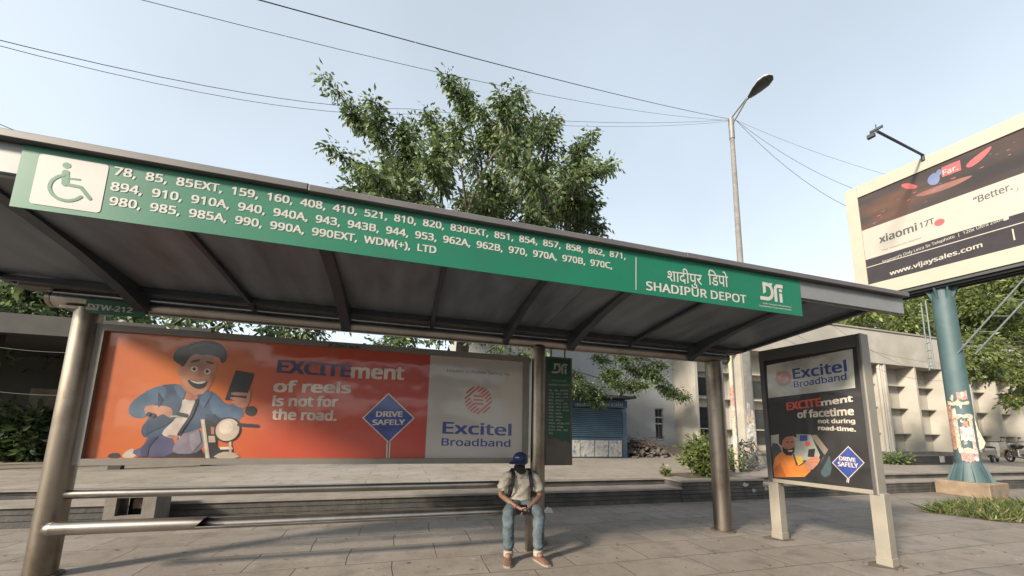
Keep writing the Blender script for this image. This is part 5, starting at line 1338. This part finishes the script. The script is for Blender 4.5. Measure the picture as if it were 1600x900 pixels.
for s in (-1, 1):
    m = MB(); m.tube([ank[s]+Vector((0,0,-.045)), ank[s]+Vector((0,0,-.012)), ank[s]+Vector((0,0,.02))], [.060,.062,.06], SOCK, 16); m.build('sock', man)
    d = (toes[s]-ank[s]); d.z = 0; d.normalize(); q = Vector((-d.y, d.x, 0)); a = ank[s]-d*.055; a.z = 0
    outl = [(-.01,.030),(.03,.042),(.12,.044),(.20,.052),(.26,.045),(.29,.02)]
    vs = []; fs_ = []
    prof = [(0,1.05,0),(.022,1.05,0),(.024,.95,0),(.05,.93,.01),(.075,.72,.03)]
    lp = [(x, w_) for x, w_ in outl]+[(x, -w_) for x, w_ in outl[::-1]]
    for hz, sc, _ in prof:
        for x, w_ in lp:
            hh = hz if hz < .04 else hz*(1.25-.75*max(0, x-.02)/.27)
            vs.append(a+d*(.13+(x-.13)*(sc if hz else 1.03))+q*(w_*sc)+Vector((0,0,hh)))
    n_ = len(lp)
    for i in range(len(prof)-1):
        for k in range(n_): fs_.append((i*n_+k, i*n_+(k+1)%n_, (i+1)*n_+(k+1)%n_, (i+1)*n_+k))
    fs_.append(tuple(range((len(prof)-1)*n_, len(prof)*n_)))
    m = MB(); m.add(vs, fs_, SHOE, True); shoe = m.build('shoe', man)
    m = MB(); m.prism([a+d*(.13+(x-.13)*1.06)+q*(w_*1.10)+Vector((0,0,.001)) for x, w_ in lp], Vector((0,0,.02)), mat('shoe_sole', (.30,.25,.20), .8)); m.build('sole', shoe)
m = MB(); m.tube([wri[-1]*1.0-(palm[-1]-wri[-1])*.2, wri[-1]], .034, mat('bracelet_red', (.35,.06,.04), .6), 12); m.build('wristband', man)
# phone and backpack are things he carries
pc = L(.005,.425,.615); m = MB(); m.obox(pc, (.072,.15,.009), (RT_, (FW_*.75+Vector((0,0,-.55))).normalized(), (FW_*.55+Vector((0,0,.75))).normalized()), mat('phone_black', (.012,.012,.014), .2)); m.build('mobile_phone', loc=pc, bevel=.003, label='dark mobile phone held in the seated man\'s hands', cat='phone')
bpk = thing('backpack', 'black backpack worn by the seated man, straps over both shoulders', 'backpack', L(0,-.2,.62))
BAGM = mat('backpack_black', (.018,.018,.02), .75, var=.2, bump=.3)
m = MB(); c = L(0,-.17,.84); m.obox(c, (.28,.13,.40), (RT_, FW_, (0,0,1)), BAGM); m.build('bag', bpk, bevel=.04)
m = MB(); m.obox(L(0,-.245,.78), (.22,.05,.22), (RT_, FW_, (0,0,1)), BAGM); m.build('pocket', bpk, bevel=.02)
for s in (-1, 1):
    pts = [L(.10*s,-.09,1.0), L(.105*s,-.02,1.068), L(.108*s,.08,1.075), L(.115*s,.175,1.00), L(.125*s,.205,.90), L(.135*s,.185,.80), L(.15*s,.10,.72), L(.15*s,-.06,.68)]
    m = MB()
    P_ = []
    for a, b_ in zip(pts, pts[1:]):
        for k in range(4): P_.append(a.lerp(b_, k/4))
    P_.append(pts[-1])
    for i in range(len(P_)-1):
        a, b_ = P_[i], P_[i+1]; d = (b_-a); ln = d.length; d.normalize(); q = (RT_-d*RT_.dot(d)).normalized(); nn = d.cross(q)
        wd = .052 if i < len(P_)*.62 else .03
        m.obox((a+b_)/2, (wd, .014, ln*1.12), (q, nn, d), BAGM)
    m.build('strap', bpk)

# ------------------------------------------------------------------ unseen far side of the road: mirrored by posters, sized to block sky light
RD = mat('road_asphalt', (.05,.05,.052), .85, var=.25, scale=6, bump=.2, bscale=40)
MB().add([(-120,-16,.004),(120,-16,.004),(120,-4,.004),(-120,-4,.004)], [(0,1,2,3)], RD).build('road', kind='structure')
for k, (x, y, h) in enumerate(((-58,-34,11),(-46,-30,12),(-35,-33,10.5),(-26,-29,12),(-17,-33,9.5),(-9.5,-52,4.6),(-3,-55,4.2),(4,-53,5.0),(10,-56,4.4))):
    sh_ = []
    for _ in range(30):
        c = np.array([x, y, h*.6])+rng.normal(size=3)*np.array([3.0,1.6,h*.17]); d = rng.normal(size=3)*.6; d[2] = abs(d[2])
        sh_.append((c-d, c+d, 1.1, 110, False))
    tree('unseen_tree', 'unseen tree added behind the viewer, for poster reflections and to block sky light', Vector((x, y, 0)), sh_, LG, [.4,.4,.2], .7, 100, .9, .2, np.array([x, y, h*.45]), 'unseen trees across the road')  # unseen; the tall ones are there to block sky light
VC = mat('viaduct_concrete', (.26,.25,.235), .9, var=.15, scale=.5)
vd = thing('viaduct', 'grey concrete railway viaduct unseen behind the viewer, mirrored in the posters and blocking sky light', 'bridge', (0,-44,0))  # unseen; edges the mirrored sky band and blocks sky light
m = MB(); m.prism([(-120,-52,9.6),(-120,-52,11.2),(-120,-43.2,11.2),(-120,-43.2,9.6),(-120,-46,8.2),(-120,-49.2,8.2)], (240,-14,-1.2), VC); m.build('deck', vd)
for k in range(-5, 6):
    x = k*22+6; y = -47.6-14*(x+120)/240
    m = MB(); m.tube([(x,y,0),(x,y,8.4)], 1.0, VC, 16); m.build('pier', vd)
for (x0, x1, y0, y1, h, lab, c) in ((15,34,-44,-28,15,'five-storey cream block across the road, behind the viewer',(.34,.30,.24)),(36,58,-46,-30,19,'six-storey grey block across the road, behind the viewer',(.26,.26,.25)),(60,90,-42,-26,14,'four-storey ochre block across the road, behind the viewer',(.32,.25,.17))):
    bt_ = thing('unseen_block', lab, 'building', ((x0+x1)/2, y1, 0)); wm = mat(lab[:18].replace(' ', '_'), c, .9, var=.12, scale=.4)  # unseen block, added to cut sky light on the shelter
    m = MB(); m.box(x0, x1, y0, y1, 0, h, wm); m.build('wall', bt_)
    m = MB(); m.box(x0-.2, x1+.2, y0-.2, y1+.25, h, h+.5, wm); m.build('roof', bt_)
    nf = int(h//3.2)
    for f_ in range(nf):
        for q in range(int((x1-x0)//3.4)):
            a = x0+1+q*3.4; m = MB(); m.box(a, a+1.6, y1, y1+.06, 1+f_*3.2, 2.5+f_*3.2, GLASS); m.build('window', bt_)
